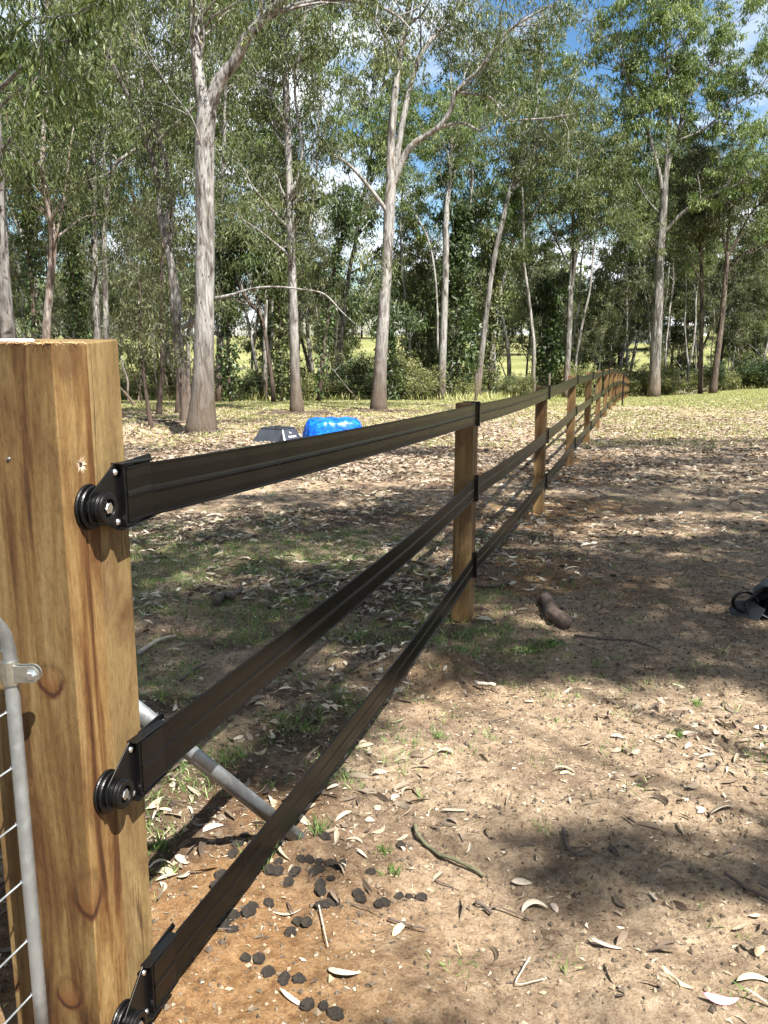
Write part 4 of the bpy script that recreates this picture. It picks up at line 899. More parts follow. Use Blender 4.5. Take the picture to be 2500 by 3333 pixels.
# grip recess drawn as a flat dark triangle for its shade, pale moulded lettering
def face_pt(u, v, out): return np.array([a_ * (1 - (1 - t_) * v) + out, 0, 0]) + np.array([0, (u) * b_ * 2, .025 + v * Ht * .9])
def front_pt(u, v, out): return np.array([u * a_ * 2, -(b_ * (1 - (1 - t_) * v)) - out, .025 + v * Ht * .9])
mb = MB(); mb.add([front_pt(.28, .05, .004), front_pt(.40, .05, .004), front_pt(.345, .72, .004)], [[0, 1, 2]]); mb.build('grip_recess_shade', simple('recess_shade', (.01, .01, .012), .6), tub)
mb = MB()
for u0, u1, v0, v1 in ((-.10, -.06, .62, .72), (-.04, .0, .60, .66), (-.22, -.17, .32, .44), (-.15, -.10, .30, .42), (-.08, -.03, .32, .42), (-.01, .05, .30, .40), (.07, .12, .32, .42), (.14, .17, .30, .38)):
    mb.add([face_pt(u0, v0, .005), face_pt(u1, v0, .005), face_pt(u1, v1, .005), face_pt(u0, v1, .005)], [[0, 1, 2, 3]])
mb.build('maker_lettering', simple('white_mark', (.7, .7, .72), .5), tub)

p = G(1085, 1432); Y = p[1] + .25; L_ = P(998, 1400, Y)[0]; R_ = P(1172, 1400, Y)[0]; Ht = (P(1085, 1358, Y)[2] - p[2]) * .93
bt = np.array([(L_ + R_) / 2, Y, float(gnd(p[0], Y))]); RX = (R_ - L_) / 2 * 1.06; V = []; ks = 96
profb = [(1.02, 0), (1.03, .1), (1.0, .35), (.97, .6), (.92, .82), (.84, .95), (.74, 1.0), (.5, .99), (.2, .98), (0.01, .98)]
for q, (r_, h_) in enumerate(profb):
    for k in range(ks):
        a = 2 * math.pi * k / ks; sq_ = 1 / (abs(math.cos(a)) ** 3.2 + abs(math.sin(a)) ** 3.2) ** (1 / 3.2)
        wr = (.035 * math.sin(a * 17 + 3 * math.sin(a * 3) + h_ * 6) + .03 * math.sin(a * 29 + h_ * 11)) * (1 if r_ > .7 else .3) * (1.1 - h_ * .5)
        V.append((RX * (r_ + wr) * math.cos(a) * sq_, RX * .8 * (r_ + wr) * math.sin(a) * sq_, Ht * h_ + (.012 * math.sin(a * 9) if r_ < .9 else 0)))
j = np.arange(ks); mb = MB(); mb.add(V, np.concatenate([np.stack([i * ks + j, i * ks + (j + 1) % ks, (i + 1) * ks + (j + 1) % ks, (i + 1) * ks + j], 1) for i in range(len(profb) - 1)]))
m, n, b = mat('blue_film'); t = noise(n, objc(n), 9, 5, .6, (1, 1, 2), 1.2); r = ramp(n, [(.3, (.0, .02, .28)), (.5, (.002, .09, .55)), (.72, (.005, .20, .70))]); n.links.new(t.outputs[0], r.inputs[0]); n.links.new(r.outputs[0], b.inputs['Base Color']); b.inputs['Roughness'].default_value = .3; bump(n, t.outputs[0], .12, .02, b)
o = mb.build('covered_tub', m, smooth=True, loc=bt); o.rotation_euler = (0, 0, .2); tag(o, 'bright blue plastic covered tub on the leaf litter beyond the top rail', 'tub')

# crushed rubber tub at right edge
p = G(2490, 2035); rt = empty('rubber_tub', p + np.array([.17, .10, -.015])); rt.scale = (1, 1, .86); tag(rt, 'black rubber tub lying on its side on the dirt at the right edge', 'tub')
V = []; ks = 64
pf = [(0.01, .26), (.10, .26), (.150, .25), (.165, .235), (.19, .10), (.21, -.03), (.235, -.05), (.24, -.045), (.232, -.035), (.205, -.02), (.18, .10), (.15, .225), (.01, .235)]
for (r_, h_) in pf:
    for k in range(ks):
        a = 2 * math.pi * k / ks; x = r_ * math.cos(a); z = r_ * math.sin(a) * (.52 + .1 * math.sin(h_ * 9)); dent = .03 * math.sin(a * 3 + 1) * (1 - h_ * 2) + .018 * math.sin(a * 7 + h_ * 20)
        V.append((x * (1 + dent * 2), h_ + .02 * math.sin(a * 2 + .5), z + .105 + dent))
mb = MB(); j = np.arange(ks); mb.add(V, np.concatenate([np.stack([i * ks + j, i * ks + (j + 1) % ks, (i + 1) * ks + (j + 1) % ks, (i + 1) * ks + j], 1) for i in range(len(pf) - 1)]))
mb.build('tub_shell', simple('rubber', (.022, .024, .03), .45, 0, .5, 7, .2), rt, smooth=True); rt.rotation_euler = (0, 0, math.radians(-18))
mb = MB(); hp = [(-.235, -.03, .05), (-.285, -.05, .09), (-.29, -.06, .15), (-.245, -.04, .19), (-.19, -.02, .17), (-.16, -.02, .12)]; mb.tube(catmull(hp, 6), .010, 10); mb.build('handle', M['black'], rt, smooth=True)
mb = MB(); mb.add([(-.28, -.03, .0), (-.16, -.06, .0), (-.12, -.03, .08), (-.19, .0, .12), (-.27, .02, .11), (-.31, .02, .05)], [[0, 1, 2, 3]]); mb.F.append(np.array([[0, 3, 4, 5]])); mb.build('folded_flap', simple('grey_rubber', (.012, .014, .018), .5, 0, .3, 10), rt)

# ------------------------------------------------------------------ log, sticks, branches
def pxline(pts, lift=0.01): return np.array([G(x, y) + [0, 0, lift] for x, y in pts])
def stick(name, label, pts, wpx, m, cat='stick', lift=None, taper=.5, lump=.15, group=None):
    q = pxline(pts); w_ = wpx / F * q[0][1] / ray(*pts[0])[1] / 2; q[:, 2] += w_ * .6 if lift is None else lift
    c_ = catmull(q, 5); c_[:, 2] += rng.random(len(c_)) * w_ * .5; o0 = c_[0].copy(); mb = MB(); mb.tube(c_ - o0, np.linspace(w_, w_ * taper, len(c_)) * rng.uniform(.85, 1.15, len(c_)), 9, lump=lump)
    o = mb.build(name, m, smooth=True, loc=o0); tag(o, label, cat, group); return o
M['log'] = simple('log_bark', (.085, .06, .045), .9, 0, .55, 22, .8); M['twig'] = simple('twig_bark', (.075, .055, .045), .85, 0, .4, 40, .5); M['twig_pale'] = simple('twig_pale', (.42, .36, .29), .8, 0, .3, 30, .3); M['twig_green'] = simple('twig_green', (.085, .085, .045), .8, 0, .4, 40, .3)
stick('log', 'short bent rotten log on the dirt right of the nearest slim post', [(1757, 1975), (1778, 1982), (1792, 2000), (1800, 2020), (1846, 2046)], 40, M['log'], 'log', taper=1.1, lump=.3)
stick('stick', 'mossy curved stick lying right of the dung heap', [(1350, 2690), (1362, 2728), (1420, 2765), (1500, 2800), (1575, 2835)], 13, M['twig_green'], taper=.8)
stick('stick', 'short dark bent stick in the middle of the sunny dirt', [(1833, 2705), (1840, 2740), (1870, 2780), (1912, 2795)], 13, M['twig'], taper=.9)
stick('stick', 'straight dark twig below the mossy curved stick', [(1265, 2985), (1320, 3000), (1392, 3020)], 9, M['twig'])
stick('stick', 'stubby dark twig with a pale cut end in the lower middle dirt', [(1548, 2920), (1575, 2932), (1602, 2947)], 12, M['twig'], taper=.9)
stick('stick', 'long thin dark twig curving right below the rotten log', [(1868, 2085), (1950, 2095), (2050, 2100), (2110, 2115), (2150, 2135)], 8, M['twig'])
stick('stick', 'brown stick running off the right edge beside scattered leaves', [(2358, 2850), (2420, 2890), (2510, 2940)], 12, M['twig'], taper=.9)
stick('stick', 'pale forked stick on the grass right of the gate post', [(452, 2135), (510, 2098), (573, 2075)], 15, M['twig_pale'])
stick('stick', 'dark stick on the grass between gate post and middle rail', [(588, 2230), (630, 2200), (672, 2172)], 10, M['twig'])
stick('branch', 'knobbly piece of broken branch on the grass under the top rail', [(700, 1975), (735, 1945), (750, 1955), (785, 1925)], 24, M['log'], 'branch', taper=.8, lump=.3)
stick('stick', 'long weathered stick behind the top of the middle rail', [(972, 1925), (1030, 1905), (1085, 1900), (1130, 1885)], 13, M['twig'])
stick('stick', 'brown stick lying beyond the knobbly branch', [(968, 1890), (1020, 1885), (1090, 1875)], 11, M['log'])
stick('straw', 'pale bent straw near the bottom edge left of centre', [(1725, 3109), (1700, 3150), (1683, 3188), (1777, 3185)], 6, M['twig_pale'], 'straw')
stick('straw', 'thin upright pale straw lying left of the dung heap end', [(1035, 2950), (1050, 3010), (1068, 3080)], 6, M['twig_pale'], 'straw')
stick('stick', 'thick dark stick at the foot of the nearest slim post', [(1545, 1912), (1620, 1915), (1660, 1905)], 16, M['log'])
stick('stick', 'short brown stick in the soil left of the mossy stick', [(1550, 2240), (1610, 2262)], 18, M['twig_pale'])
def brush(label, cx, cy, wpx, hpx, n_, m):
    p = G(cx, cy); s = p[1] / F; root = empty('brush_pile', p); tag(root, label, 'branches'); 
    for q in range(n_):
        mb = MB(); a = rng.normal() * wpx * s * .35; pl = [np.array([a, rng.normal() * .4, .02])]; d = unit(np.array([rng.normal(), rng.normal() * .4, abs(rng.normal()) * .5 + .1])); l = wpx * s * rng.uniform(.25, .6)
        for k in range(6): d = unit(d + rng.normal(size=3) * .35); nx_ = pl[-1] + d * l / 6; nx_[2] = min(max(nx_[2], .02), hpx * s); pl.append(nx_)
        mb.tube(pl, np.linspace(.035, .008, 7) * rng.uniform(.5, 1.3), 6); mb.build('branch', m, root, smooth=True)
brush('heap of pale dead branches at the wood edge far right', 2280, 1278, 110, 40, 26, M['twig_pale'])
brush('pale twisted dead branches behind the third and fourth fence posts', 1905, 1284, 80, 40, 12, M['twig_pale'])
brush('small heap of bleached sticks behind the nearest slim post at the wood edge', 1300, 1296, 90, 26, 10, M['twig_pale'])
brush('dark roots and dead branches in the eroded bank', 470, 1395, 120, 30, 16, M['log'])

# ------------------------------------------------------------------ dung heap
def blobmesh(r, seed):
    g = np.random.default_rng(seed); nu, nv = 40, 24; V = []; off = g.random(3) * 50; fl = g.uniform(.65, .85)
    for i in range(nv + 1):
        ph = math.pi * i / nv
        for k in range(nu):
            a = 2 * math.pi * k / nu; d = np.array([math.sin(ph) * math.cos(a), math.sin(ph) * math.sin(a), math.cos(ph)])
            u_, v_ = d[0] * 1.3 + d[2] * .7 + off[0], d[1] * 1.3 - d[2] * .9 + off[1]
            q = 1 + .55 * (float(fbm(u_, v_, seed, 2)) - .5) + .45 * (float(fbm(u_ * 4, v_ * 4, seed + 5, 3)) - .5)
            q *= 1 + .05 * g.normal() * (i not in (0, nv)); V.append((r * q * d[0] * 1.12, r * q * d[1], r * q * fl * d[2]))
    j = np.arange(nu); Fc = np.concatenate([np.stack([i * nu + j, (i + 1) * nu + j, (i + 1) * nu + (j + 1) % nu, i * nu + (j + 1) % nu], 1) for i in range(nv)])
    mb = MB(); mb.add(V, Fc); return mb
m, n, b = mat('dung'); v = objc(n); t = noise(n, v, 90, 8, .72); r = ramp(n, [(.36, (.007, .0055, .0045)), (.48, (.028, .021, .016)), (.56, (.075, .057, .040)), (.66, (.20, .155, .10))]); n.links.new(t.outputs[0], r.inputs[0]); n.links.new(r.outputs[0], b.inputs['Base Color']); b.inputs['Roughness'].default_value = .75; bump(n, t.outputs[0], 1.0, .012, b); M['dung'] = m
zs = [(205, 465), (175, 525), (120, 610), (30, 730), (570, 665), (650, 740), (645, 662), (530, 745), (485, 775), (790, 640), (850, 628), (1035, 690), (740, 472), (770, 662), (700, 800), (725, 850), (795, 750), (690, 918), (745, 925), (805, 895), (630, 1005), (550, 1000), (500, 1075), (375, 920), (245, 985), (140, 990), (120, 1070), (60, 1040), (410, 670), (385, 720), (445, 740), (965, 840), (980, 885), (1140, 880), (1090, 880), (1225, 850), (1310, 810), (1380, 825), (1270, 475), (30, 800), (690, 700), (840, 700), (700, 640)]
dpx = [(700 + x / 2.074, 2500 + y / 2.074) for x, y in zs] + [(400 + x / 2.074, 2400 + y / 2.074) for x, y in [(825, 1485), (905, 1480), (1090, 1620), (1200, 1620), (1340, 1820), (1430, 1845), (985, 1585), (980, 1130), (870, 1165), (765, 1190), (690, 1240), (750, 1280), (780, 760), (740, 830), (640, 950), (1230, 1790)]]
dm = [blobmesh(1.0, 40 + i).mesh('dung_lump', True) for i in range(7)]
for d_ in dm: d_.materials.append(M['dung'])
for i, (x, y) in enumerate(dpx):
    p = G(x + random.uniform(-9, 9), y + 6 + random.uniform(-8, 8)); o = bpy.data.objects.new('dung_lump', dm[i % 7]); C.objects.link(o); s = random.uniform(.010, .0175); o.location = (p[0], p[1], p[2] + s * .22); o.scale = (s, s * random.uniform(.85, 1.2), s * random.uniform(.85, 1.1)); o.rotation_euler = (random.uniform(-.4, .4), random.uniform(-.4, .4), random.random() * 6.28)
    tag(o, 'dark dry lump of horse dung in the heap under and beside the lowest rail', 'dung', 'dung lumps below the lowest rail')

# ------------------------------------------------------------------ leaf litter
def litter_leaves(mb, X, Y, L, W, seg, lift=.004, tiltmax=.5, rnd=None):
    """curled dry leaves lying on the ground"""
    n_ = len(X); a = rng.random(n_) * 2 * np.pi; cu = rng.normal(size=n_) * 1.1; bend = rng.normal(size=n_) * .5; tl = rng.normal(size=n_) * tiltmax * .3; roll = rng.normal(size=n_) * tiltmax
    Z = gnd(X, Y); s = np.linspace(0, 1, seg + 1); r = rng.random(n_) if rnd is None else rnd
    wv = np.sin(np.pi * (s ** .8)) ** .8; wv[0] = .04; wv[-1] = .0
    VL = []; zmin = None
    for i, q in enumerate(s):
        th = a + bend * (q - .5); px = L * (q - .5) * np.cos(th); py = L * (q - .5) * np.sin(th)
        pz = L * (cu * .35 * ((q - .5) ** 2 - .08) + tl * (q - .5) * .5)
        sxx = -np.sin(th); syy = np.cos(th); hw = W * wv[i] * .5
        for sd in (-1, 0, 1):
            zz_ = pz + (abs(sd) * hw * .35) + sd * hw * np.sin(roll)
            VL.append(np.stack([X + px + sd * hw * sxx * np.cos(roll), Y + py + sd * hw * syy * np.cos(roll), Z + zz_], 1))
    VV = np.stack(VL, 1)      # n, (seg+1)*3, 3
    low = (VV[:, :, 2] - Z[:, None]).min(1); VV[:, :, 2] += (lift - low * .85)[:, None]
    k = (seg + 1) * 3; Fc = []
    for i in range(seg):
        for sd in (0, 1): Fc.append([i * 3 + sd, i * 3 + sd + 1, (i + 1) * 3 + sd + 1, (i + 1) * 3 + sd])
    Fc = np.array(Fc); FF = (np.arange(n_)[:, None, None] * k + Fc[None]).reshape(-1, 4); mb.add(VV.reshape(-1, 3), FF, np.repeat(r, k))
def dens(X, Y):
    la, fo = lat_fwd(X, Y); u = X / Y
    d = .04 + .95 * sstep(.38, .68, fbm(X * 1.1, Y * 1.1, 201))
    left = sstep(.15, -.25, la - latP)                     # left of the fence there is a lot more
    d *= .05 + 1.1 * left
    d = np.maximum(d, (.08 + .42 * sstep(.42, .7, fbm(X * .8, Y * .8, 203))) * sstep(4.5, 7, Y))
    d = np.maximum(d, .85 * np.exp(-(((X - gp(2400, 2450)[0]) / .42) ** 2 + ((Y - gp(2350, 2450)[1]) / .55) ** 2)))
    d = np.maximum(d, .7 * np.exp(-(((X - gp(1100, 2600)[0]) / .35) ** 2 + ((Y - gp(1100, 2600)[1]) / .35) ** 2)))
    return np.clip(d, 0, 1)
def inframe(X, Y, m=.06): return (np.abs(X / Y) < .46 + m)
def scatter(n_, Y0, Y1, k=1.0):
    Y = Y0 + (Y1 - Y0) * rng.random(n_) ** k; X = rng.uniform(-.52, .52, n_) * (Y + .3); return X, Y
rng = np.random.default_rng(1234)
mb = MB(); X, Y = scatter(7000, 1.5, 5.6, .85); k = rng.random(len(X)) < dens(X, Y); X, Y = X[k], Y[k]
litter_leaves(mb, X, Y, rng.uniform(.025, .09, len(X)), rng.uniform(.007, .022, len(X)), 6, tiltmax=.8)
X, Y = scatter(30000, 4.6, 13, .85); k = rng.random(len(X)) < dens(X, Y); X, Y = X[k], Y[k]
litter_leaves(mb, X, Y, rng.uniform(.05, .12, len(X)), rng.uniform(.012, .026, len(X)), 3, tiltmax=.7)
X, Y = scatter(130000, 10, 36, .8); k = rng.random(len(X)) < (.35 + .65 * sstep(.3, .55, fbm(X * .7, Y * .7, 205))) * (1 - .82 * sstep(16, 30, Y)); X, Y = X[k], Y[k]
litter_leaves(mb, X, Y, rng.uniform(.07, .15, len(X)), rng.uniform(.024, .045, len(X)), 2, tiltmax=.5, rnd=.12 + .72 * rng.random(len(X)))
# small broken bits
X, Y = scatter(42000, 1.5, 9, .65); k = rng.random(len(X)) < .3 + .7 * dens(X, Y); X, Y = X[k], Y[k]
litter_leaves(mb, X, Y, rng.uniform(.008, .03, len(X)), rng.uniform(.004, .010, len(X)), 2, lift=.002)
o = mb.build('leaf_litter', M['litter']); tag(o, 'scattered dry curled gum leaves covering the ground', 'leaf litter', kind='stuff')
# soil crumbs
mb = MB(); X, Y = scatter(120000, 1.5, 8, .7); r_ = rng.gamma(1.3, .0018, len(X)).clip(.0009, .0095); Z = gnd(X, Y)
oc = np.array([[1, 0, 0], [-1, 0, 0], [0, 1, 0], [0, -1, 0], [0, 0, 1], [0, 0, -.6]], float); of = np.array([[0, 2, 4], [2, 1, 4], [1, 3, 4], [3, 0, 4], [2, 0, 5], [1, 2, 5], [3, 1, 5], [0, 3, 5]])
VV = oc[None] * (1 + .5 * rng.normal(size=(len(X), 6, 1)).clip(-1, 1)) * r_[:, None, None]; VV = VV + np.stack([X, Y, Z + r_ * .3], 1)[:, None]
mb.add(VV.reshape(-1, 3), (np.arange(len(X))[:, None, None] * 6 + of[None]).reshape(-1, 3), np.repeat(rng.random(len(X)), 6))
m, n, b = mat('crumbs'); at = N(n, 'ShaderNodeAttribute', attribute_name='rnd'); r = ramp(n, [(0, (.045, .033, .023)), (.5, (.12, .09, .062)), (.85, (.24, .18, .12)), (1, (.36, .29, .21))]); n.links.new(at.outputs['Fac'], r.inputs[0]); n.links.new(r.outputs[0], b.inputs['Base Color']); b.inputs['Roughness'].default_value = .95
o = mb.build('soil_crumbs', m); tag(o, 'loose crumbs of soil and grit on the dirt', 'soil', kind='stuff')
# twiggy debris
mb = MB(); X, Y = scatter(1500, 1.6, 16, .8); 
for x, y in zip(X, Y):
    if rng.random() > .3 + float(dens(np.array([x]), np.array([y]))[0]): continue
    l = rng.gamma(2, .035) + .02; a = rng.random() * 6.28; z = float(gnd(x, y)); q = rng.normal(size=2) * l * .12; w_ = rng.uniform(.0012, .003)
    p0 = np.array([x, y, z + w_ * 1.5 + .003]); d = np.array([math.cos(a), math.sin(a), 0]) * l
    mb.tube([p0, p0 + d * .5 + [q[0], q[1], .004], p0 + d], [w_, w_, w_ * .5], 4)
o = mb.build('twig_litter', M['twig']); tag(o, 'fine dry twigs strewn among the fallen leaves', 'twigs', kind='stuff')
mb = MB()
for (x, y, r_) in ((655, 1405, 1.3), (967, 1348, 1.0), (1232, 1340, 1.3), (620, 1380, .8), (1436, 1298, .8)):
    c_ = G(x, y) if x != 1436 else P(x, 1298, 38)
    for q in range(70):
        a = rng.random() * 6.28; d = .3 + abs(rng.normal()) * r_ * .6; x_, y_ = c_[0] + math.cos(a) * d, c_[1] + math.sin(a) * d * .8; z_ = float(gnd(x_, y_)) + .02; t_ = rng.random() * 6.28; l = rng.uniform(.15, .7)
        mb.tube([[x_, y_, z_], [x_ + math.cos(t_) * l * .5, y_ + math.sin(t_) * l * .5, z_ + rng.random() * .05], [x_ + math.cos(t_ + .3) * l, y_ + math.sin(t_ + .3) * l, z_]], [.008, .014, .004], 4)
o = mb.build('bark_litter', M['log']); tag(o, 'shed bark strips lying round the feet of the gums', 'bark', kind='stuff')
# grass
def grass(n_, X, Y, h, name, m, label, w_=.004, lean=.5):
    mb = MB(); n_ = len(X); B_ = np.stack([X, Y, gnd(X, Y) - .003], 1); D = rng.normal(size=(n_, 3)) * lean; D[:, 2] = 1
    leafset(mb, B_, D, h, w_); o = mb.build(name, m); tag(o, label, 'grass', kind='stuff')
def tufts(n_, Y0, Y1, mask, per, rad, k=.8):
    X, Y = scatter(n_, Y0, Y1, k); kk = rng.random(n_) < mask(X, Y); X, Y = X[kk], Y[kk]
    X = np.repeat(X, per) + rng.normal(size=len(X) * per) * rad; Y = np.repeat(Y, per) + rng.normal(size=len(Y) * per) * rad; return X, Y
gm = lambda X, Y: .03 + .9 * blob(X, Y, GRASSY) * sstep(.33, .55, fbm(X * 2.2, Y * 2.2, 41)) * (1 - .6 * (lat_fwd(X, Y)[0] > latP + .3))
X1, Y1 = tufts(13000, 1.6, 11, gm, 18, .028); h = rng.uniform(.012, .06, len(X1))
grass(0, X1, Y1, h, 'short_grass', M['grass'], 'short green grass growing in patches left of the fence', rng.uniform(.0018, .0045, len(X1)), .8)
X, Y = tufts(38000, 14, 60, lambda X, Y: .15 + .85 * sstep(.3, .55, fbm(X / 2.2, Y / 2.2, 77) + .35 * sstep(18, 38, Y)), 7, .08, .8)
grass(0, X, Y, rng.uniform(.025, .09, len(X)), 'paddock_grass', M['grass_far'], 'sparse yellow green grass across the far paddock', rng.uniform(.012, .03, len(X)), 1.0)
# long straw grass under the wood edge
X = rng.uniform(-.52, .52, 12000); E_ = np.where(X < .10, 36, np.where(X < .28, 36 + (X - .10) * 110, 56)); Y = E_ + rng.uniform(.3, 9, len(X)); X = X * Y
grass(0, X, Y, rng.uniform(.15, .5, len(X)), 'long_grass', M['grass_far'], 'long straw coloured grass along the wood edge', rng.uniform(.02, .04, len(X)), .35)
# individual tufts
for (x, y, l, hh) in ((1040, 2730, 'upright green grass tuft beside the end of the stay pipe', .07), (840, 2860, 'long bladed green tuft under the lowest rail', .10), (2200, 2410, 'green tuft among leaves in the right of the sunny dirt', .05), (2270, 2300, 'low spreading tuft near the right edge below the rubber tub', .045),
                      (1280, 2830, 'tiny green tuft at the right end of the dung heap', .035), (1255, 2760, 'tiny green seedling tuft left of the mossy stick', .03), (520, 2780, 'green weed beside the gate post in the rail shadow', .06), (1430, 2400, 'small green weed by the lowest rail shadow', .04)):
    p = G(x, y); n_ = 34; mb = MB(); B_ = rng.normal(size=(n_, 3)) * [.012, .012, 0]; D = rng.normal(size=(n_, 3)) * .5; D[:, 2] = 1; leafset(mb, B_, D, hh * rng.uniform(.5, 1.1, n_), .0042, rnd=rng.random(n_) * .7); o = mb.build('grass_tuft', M['grass'], loc=p); tag(o, l, 'grass tuft')
# broad-leaved weeds right of the nearest slim post
for (x, y, l) in ((1790, 2100, 'leafy green sprig lying on the bare dirt below the rotten log'), (1700, 2120, 'patch of leafy green weed between nearest slim post and the sprig')):
    p = G(x, y); n_ = 70; mb = MB(); B_ = rng.normal(size=(n_, 3)).clip(-1.6, 1.6) * [.045, .028, 0] + [0, 0, .01]; D = rng.normal(size=(n_, 3)); D[:, 2] = abs(D[:, 2]) * .4; leafset(mb, B_, D, rng.uniform(.02, .045, n_), .013); o = mb.build('weed', M['leaf_light'], loc=p); tag(o, l, 'weed')
# notable single leaves
pink = simple('pink_leaf', (.55, .24, .30), .5); pale = simple('pale_leaf', (.46, .39, .30), .6, 0, .25, 60); tan = simple('tan_leaf', (.45, .33, .20), .6, 0, .25, 60); yel = simple('yellow_leaf', (.50, .43, .23), .55); grey = simple('grey_leaf', (.36, .29, .24), .7, 0, .3, 60)
for (x, y, a, L, W, m, l) in ((2350, 3268, -.15, .085, .02, pink, 'pink gum leaf near the bottom right corner'), (2240, 2400, .1, .075, .018, pale, 'broad pale leaf left of the tuft in the sunny dirt'), (2010, 2408, -.3, .055, .017, pale, 'small pale leaf left of the broad pale leaf'),
      (1735, 2915, .12, .085, .018, pale, 'long pale curved leaf in the lower middle shade'), (1700, 2850, -.2, .06, .022, pale, 'crumpled pale leaf just above the long curved leaf'), (1805, 2920, 1.9, .045, .016, grey, 'small grey leaf right of the long curved leaf'),
      (1975, 3075, -.5, .085, .017, grey, 'grey curled leaf in the lower middle dirt'), (2200, 3190, -.9, .095, .012, yel, 'thin curved yellowish leaf near the bottom right'), (2450, 3200, -.1, .085, .014, yel, 'pale yellow leaf at the right edge near the bottom'),
      (2470, 3115, 1.2, .05, .025, tan, 'brown cupped leaf at the right edge near the bottom'), (2128, 2915, 1.7, .05, .013, grey, 'narrow upright grey leaf right of the lower middle'), (1300, 3012, .9, .055, .02, yel, 'cream leaf below the dark twig in the lower middle'),
      (935, 2965, .15, .08, .017, pale, 'smooth pale leaf under the lowest rail below the dung'), (1110, 3180, -.25, .10, .017, pale, 'large torn cream leaf near the bottom left of centre'), (960, 3255, -.6, .10, .012, pale, 'crescent shaped white leaf near the bottom left'),
      (1480, 2640, -.1, .085, .018, pale, 'wavy pale leaf at the left of the sunny patch'), (1175, 2780, -.9, .06, .014, pale, 'pale folded leaf leaning over the dung heap'), (850, 2450, .8, .06, .02, tan, 'light brown curled leaf beside the stay pipe'),
      (690, 2700, .6, .075, .024, grey, 'big grey folded leaf under the stay pipe'), (603, 2860, .8, .045, .024, pale, 'round pale leaf right of the gate post'), (1840, 2525, 0, .045, .01, yel, 'small cream leaf in the middle of the sunny dirt'), (2350, 2650, .4, .10, .03, pale, 'crumpled pale leaf cluster at the right side')):
    p = G(x, y); mb = MB(); st_ = rng.bit_generator.state
    X_ = np.array([p[0]]); Y_ = np.array([p[1]]); litter_leaves(mb, X_, Y_, np.array([L]), np.array([W]), 9, .004, .35)
    V_ = mb.V[0] - p; d = V_[-2] - V_[1]; cur = math.atan2(d[1], d[0]); q = a - cur; Rz = np.array([[math.cos(q), -math.sin(q), 0], [math.sin(q), math.cos(q), 0], [0, 0, 1]]); mb.V[0] = V_ @ Rz.T
    o = mb.build('fallen_leaf', m, smooth=True, loc=p); tag(o, l, 'leaf')
    so_ = o.modifiers.new('thick', 'SOLIDIFY'); so_.thickness = .0006

# ------------------------------------------------------------------ unseen shade trees behind the camera, crowns shaped to cast the ground shade
rng = np.random.default_rng(321)
LIT = [(1900, 2420, 700, 190, 1), (1350, 2480, 330, 150, .8), (1250, 3000, 300, 90, .6), (2420, 2560, 260, 260, .85), (1750, 2330, 520, 110, 1), (1900, 2480, 520, 150, 1), (1650, 2620, 420, 90, 1), (2350, 2420, 260, 200, .95), (2300, 2640, 260, 80, .9), (1200, 2620, 320, 60, .8), (1450, 2880, 260, 130, .85), (1350, 2740, 200, 60, .7), (1570, 3100, 230, 120, .85), (1900, 3270, 260, 90, .5), (1150, 2700, 380, 110, .8),
       (2250, 3150, 420, 190, .9), (2400, 3330, 420, 170, .9), (700, 3250, 420, 240, 1), (900, 3340, 320, 130, .9), (640, 2700, 260, 160, .75), (560, 2480, 260, 70, .7), (800, 2380, 240, 50, .5), (900, 1520, 700, 40, .9), (700, 1600, 330, 26, .6), (1150, 1580, 330, 26, .6), (560, 1680, 260, 18, .5),
       (2200, 1740, 330, 18, .6), (2350, 1680, 250, 16, .5), (1500, 1800, 160, 20, .4), (1600, 1730, 120, 16, .5), (700, 1900, 300, 30, .4), (1000, 2100, 200, 26, .35), (1500, 2110, 260, 22, .6), (500, 2050, 200, 20, .4), (2350, 2160, 220, 25, .5), (1850, 2240, 200, 25, .8), (2200, 1900, 200, 20, .25), (1900, 1480, 400, 16, .3)]
def shade(px, py):
    base = sstep(1440, 1480, py) * .8 + .20 * sstep(1560, 1680, py)
    base = base * (1 - .60 * sstep(2560, 2760, py) - .16 * sstep(2930, 3060, py))
    base = np.where((px > 1850) & (py < 2900), np.maximum(base, .85 * sstep(1425, 1440, py)), base)
    lit = np.zeros_like(px)
    for (x, y, rx, ry, a) in LIT: lit = np.maximum(lit, a * np.exp(-(((px - x) / rx) ** 2 + ((py - y) / ry) ** 2) ** 1.5))
    return np.clip(base * (1 - np.clip(lit * 1.55, 0, 1)) * 1.15 - .14, 0, 1)
def topx(Xw, Yw, Zw):
    dx, dy, dz = Xw, Yw, Zw - EYE; dep = dy * cT - dz * sT; v_ = (dy * sT + dz * cT) / dep; return 1250 + F * dx / dep, 1666.5 - F * v_
n_ = 72000; Y = 1.2 + 17 * rng.random(n_); X = rng.uniform(-.6, .6, n_) * (Y + 2.5)
px, py = topx(X, Y, big(X, Y)); pr = shade(px, py) * (.42 + 1.0 * sstep(.36, .54, fbm(X * 1.3, Y * 1.3, 301)))
pr = pr * (1 - np.exp(-(((X + .85) / .8) ** 2 + ((Y - 2.15) / .8) ** 2) ** 2) * .97)
k = rng.random(n_) < pr ** 1.3 * (.35 + .6 * sstep(.3, .6, fbm(X * 3.2, Y * 3.2, 307))); X, Y = X[k], Y[k]
h = 6.0 + 3.2 * fbm(X * .5, Y * .5, 303) + rng.random(len(X)) * 1.6
CP = np.stack([X + h * SUN.x / SUN.z, Y + h * SUN.y / SUN.z, h], 1)  # leaf points set up the sun rays from the wanted ground shade
q = 5200; XB = rng.uniform(-11, 13, q); YB = rng.uniform(-15, 3, q); HB = 6.5 + 4 * fbm(XB * .4, YB * .4, 311) + rng.random(q)  # extra unseen crown leaves added to block skylight from behind
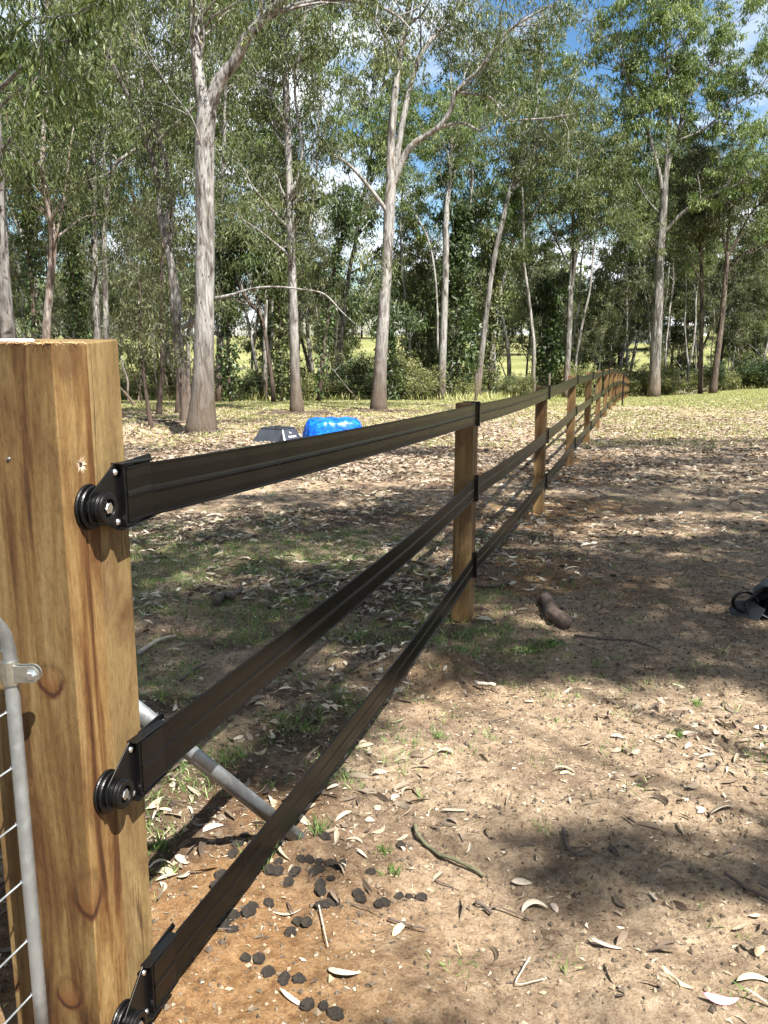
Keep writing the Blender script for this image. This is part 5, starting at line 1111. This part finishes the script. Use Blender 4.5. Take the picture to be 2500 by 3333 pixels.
gx_ = XB - HB * SUN.x / SUN.z; gy_ = YB - HB * SUN.y / SUN.z; kk = (fbm(XB * .5, YB * .5, 313) > .42) & ((gy_ < .6) | (np.abs(gx_) > .55 * gy_ + 1.2)) & (HB > 3.2 + .75 * np.maximum(YB, 0))
OV = np.stack([XB, YB, HB], 1)[kk]
owner = (CP[:, 0] + .25 * CP[:, 1] > .6).astype(int)
trunks = [np.array([-6.0, -6.5, 0]), np.array([6.5, -4.5, 0])]
for t_i, nm in ((0, 'unseen gum behind the camera on the left, crown shaped to shade the ground'), (1, 'unseen gum behind the camera on the right, crown shaped to shade the ground')):
    sel = CP[owner == t_i]
    if len(sel) < 10: continue
    bp = trunks[t_i]; bp[2] = float(gnd(bp[0], bp[1])); root = empty('shade_tree', bp); tag(root, nm, 'tree'); tb, lb = MB(), MB()
    tb.tube([bp + [0, 0, -.3], bp + [.1, .1, 2], bp + [.3, .4, 4.3]], [.34, .28, .22], 14); fork = bp + [.3, .4, 4.2]
    for q in range(14):
        tgt = sel[rng.integers(len(sel))]; mid = (fork + tgt) / 2 + [0, 0, .8]; pl = catmull([fork, mid, tgt], 5); tb.tube(pl, np.linspace(.05, .008, len(pl)), 6)
    per = 5; Bq = np.repeat(sel, per, 0) + rng.normal(size=(len(sel) * per, 3)) * .065; D = rng.normal(size=(len(Bq), 3)) * .7; D[:, 2] -= .5
    leafset(lb, Bq, D, rng.uniform(.10, .17, len(Bq)), rng.uniform(.035, .055, len(Bq)))
    OS = OV[(OV[:, 0] > .8).astype(int) == t_i]; Bq = np.repeat(OS, 9, 0) + rng.normal(size=(len(OS) * 9, 3)) * .22; D = rng.normal(size=(len(Bq), 3)) * .7; D[:, 2] -= .5
    leafset(lb, Bq, D, rng.uniform(.2, .34, len(Bq)), rng.uniform(.07, .1, len(Bq)))
    shift(tb, bp); shift(lb, bp); tb.build('trunk', M['bark_grey'], root, smooth=True); lb.build('crown', M['leaf_gum'], root)
print('objects', len(bpy.data.objects), 'polys', sum(len(o.data.polygons) for o in bpy.data.objects if o.type == 'MESH'))
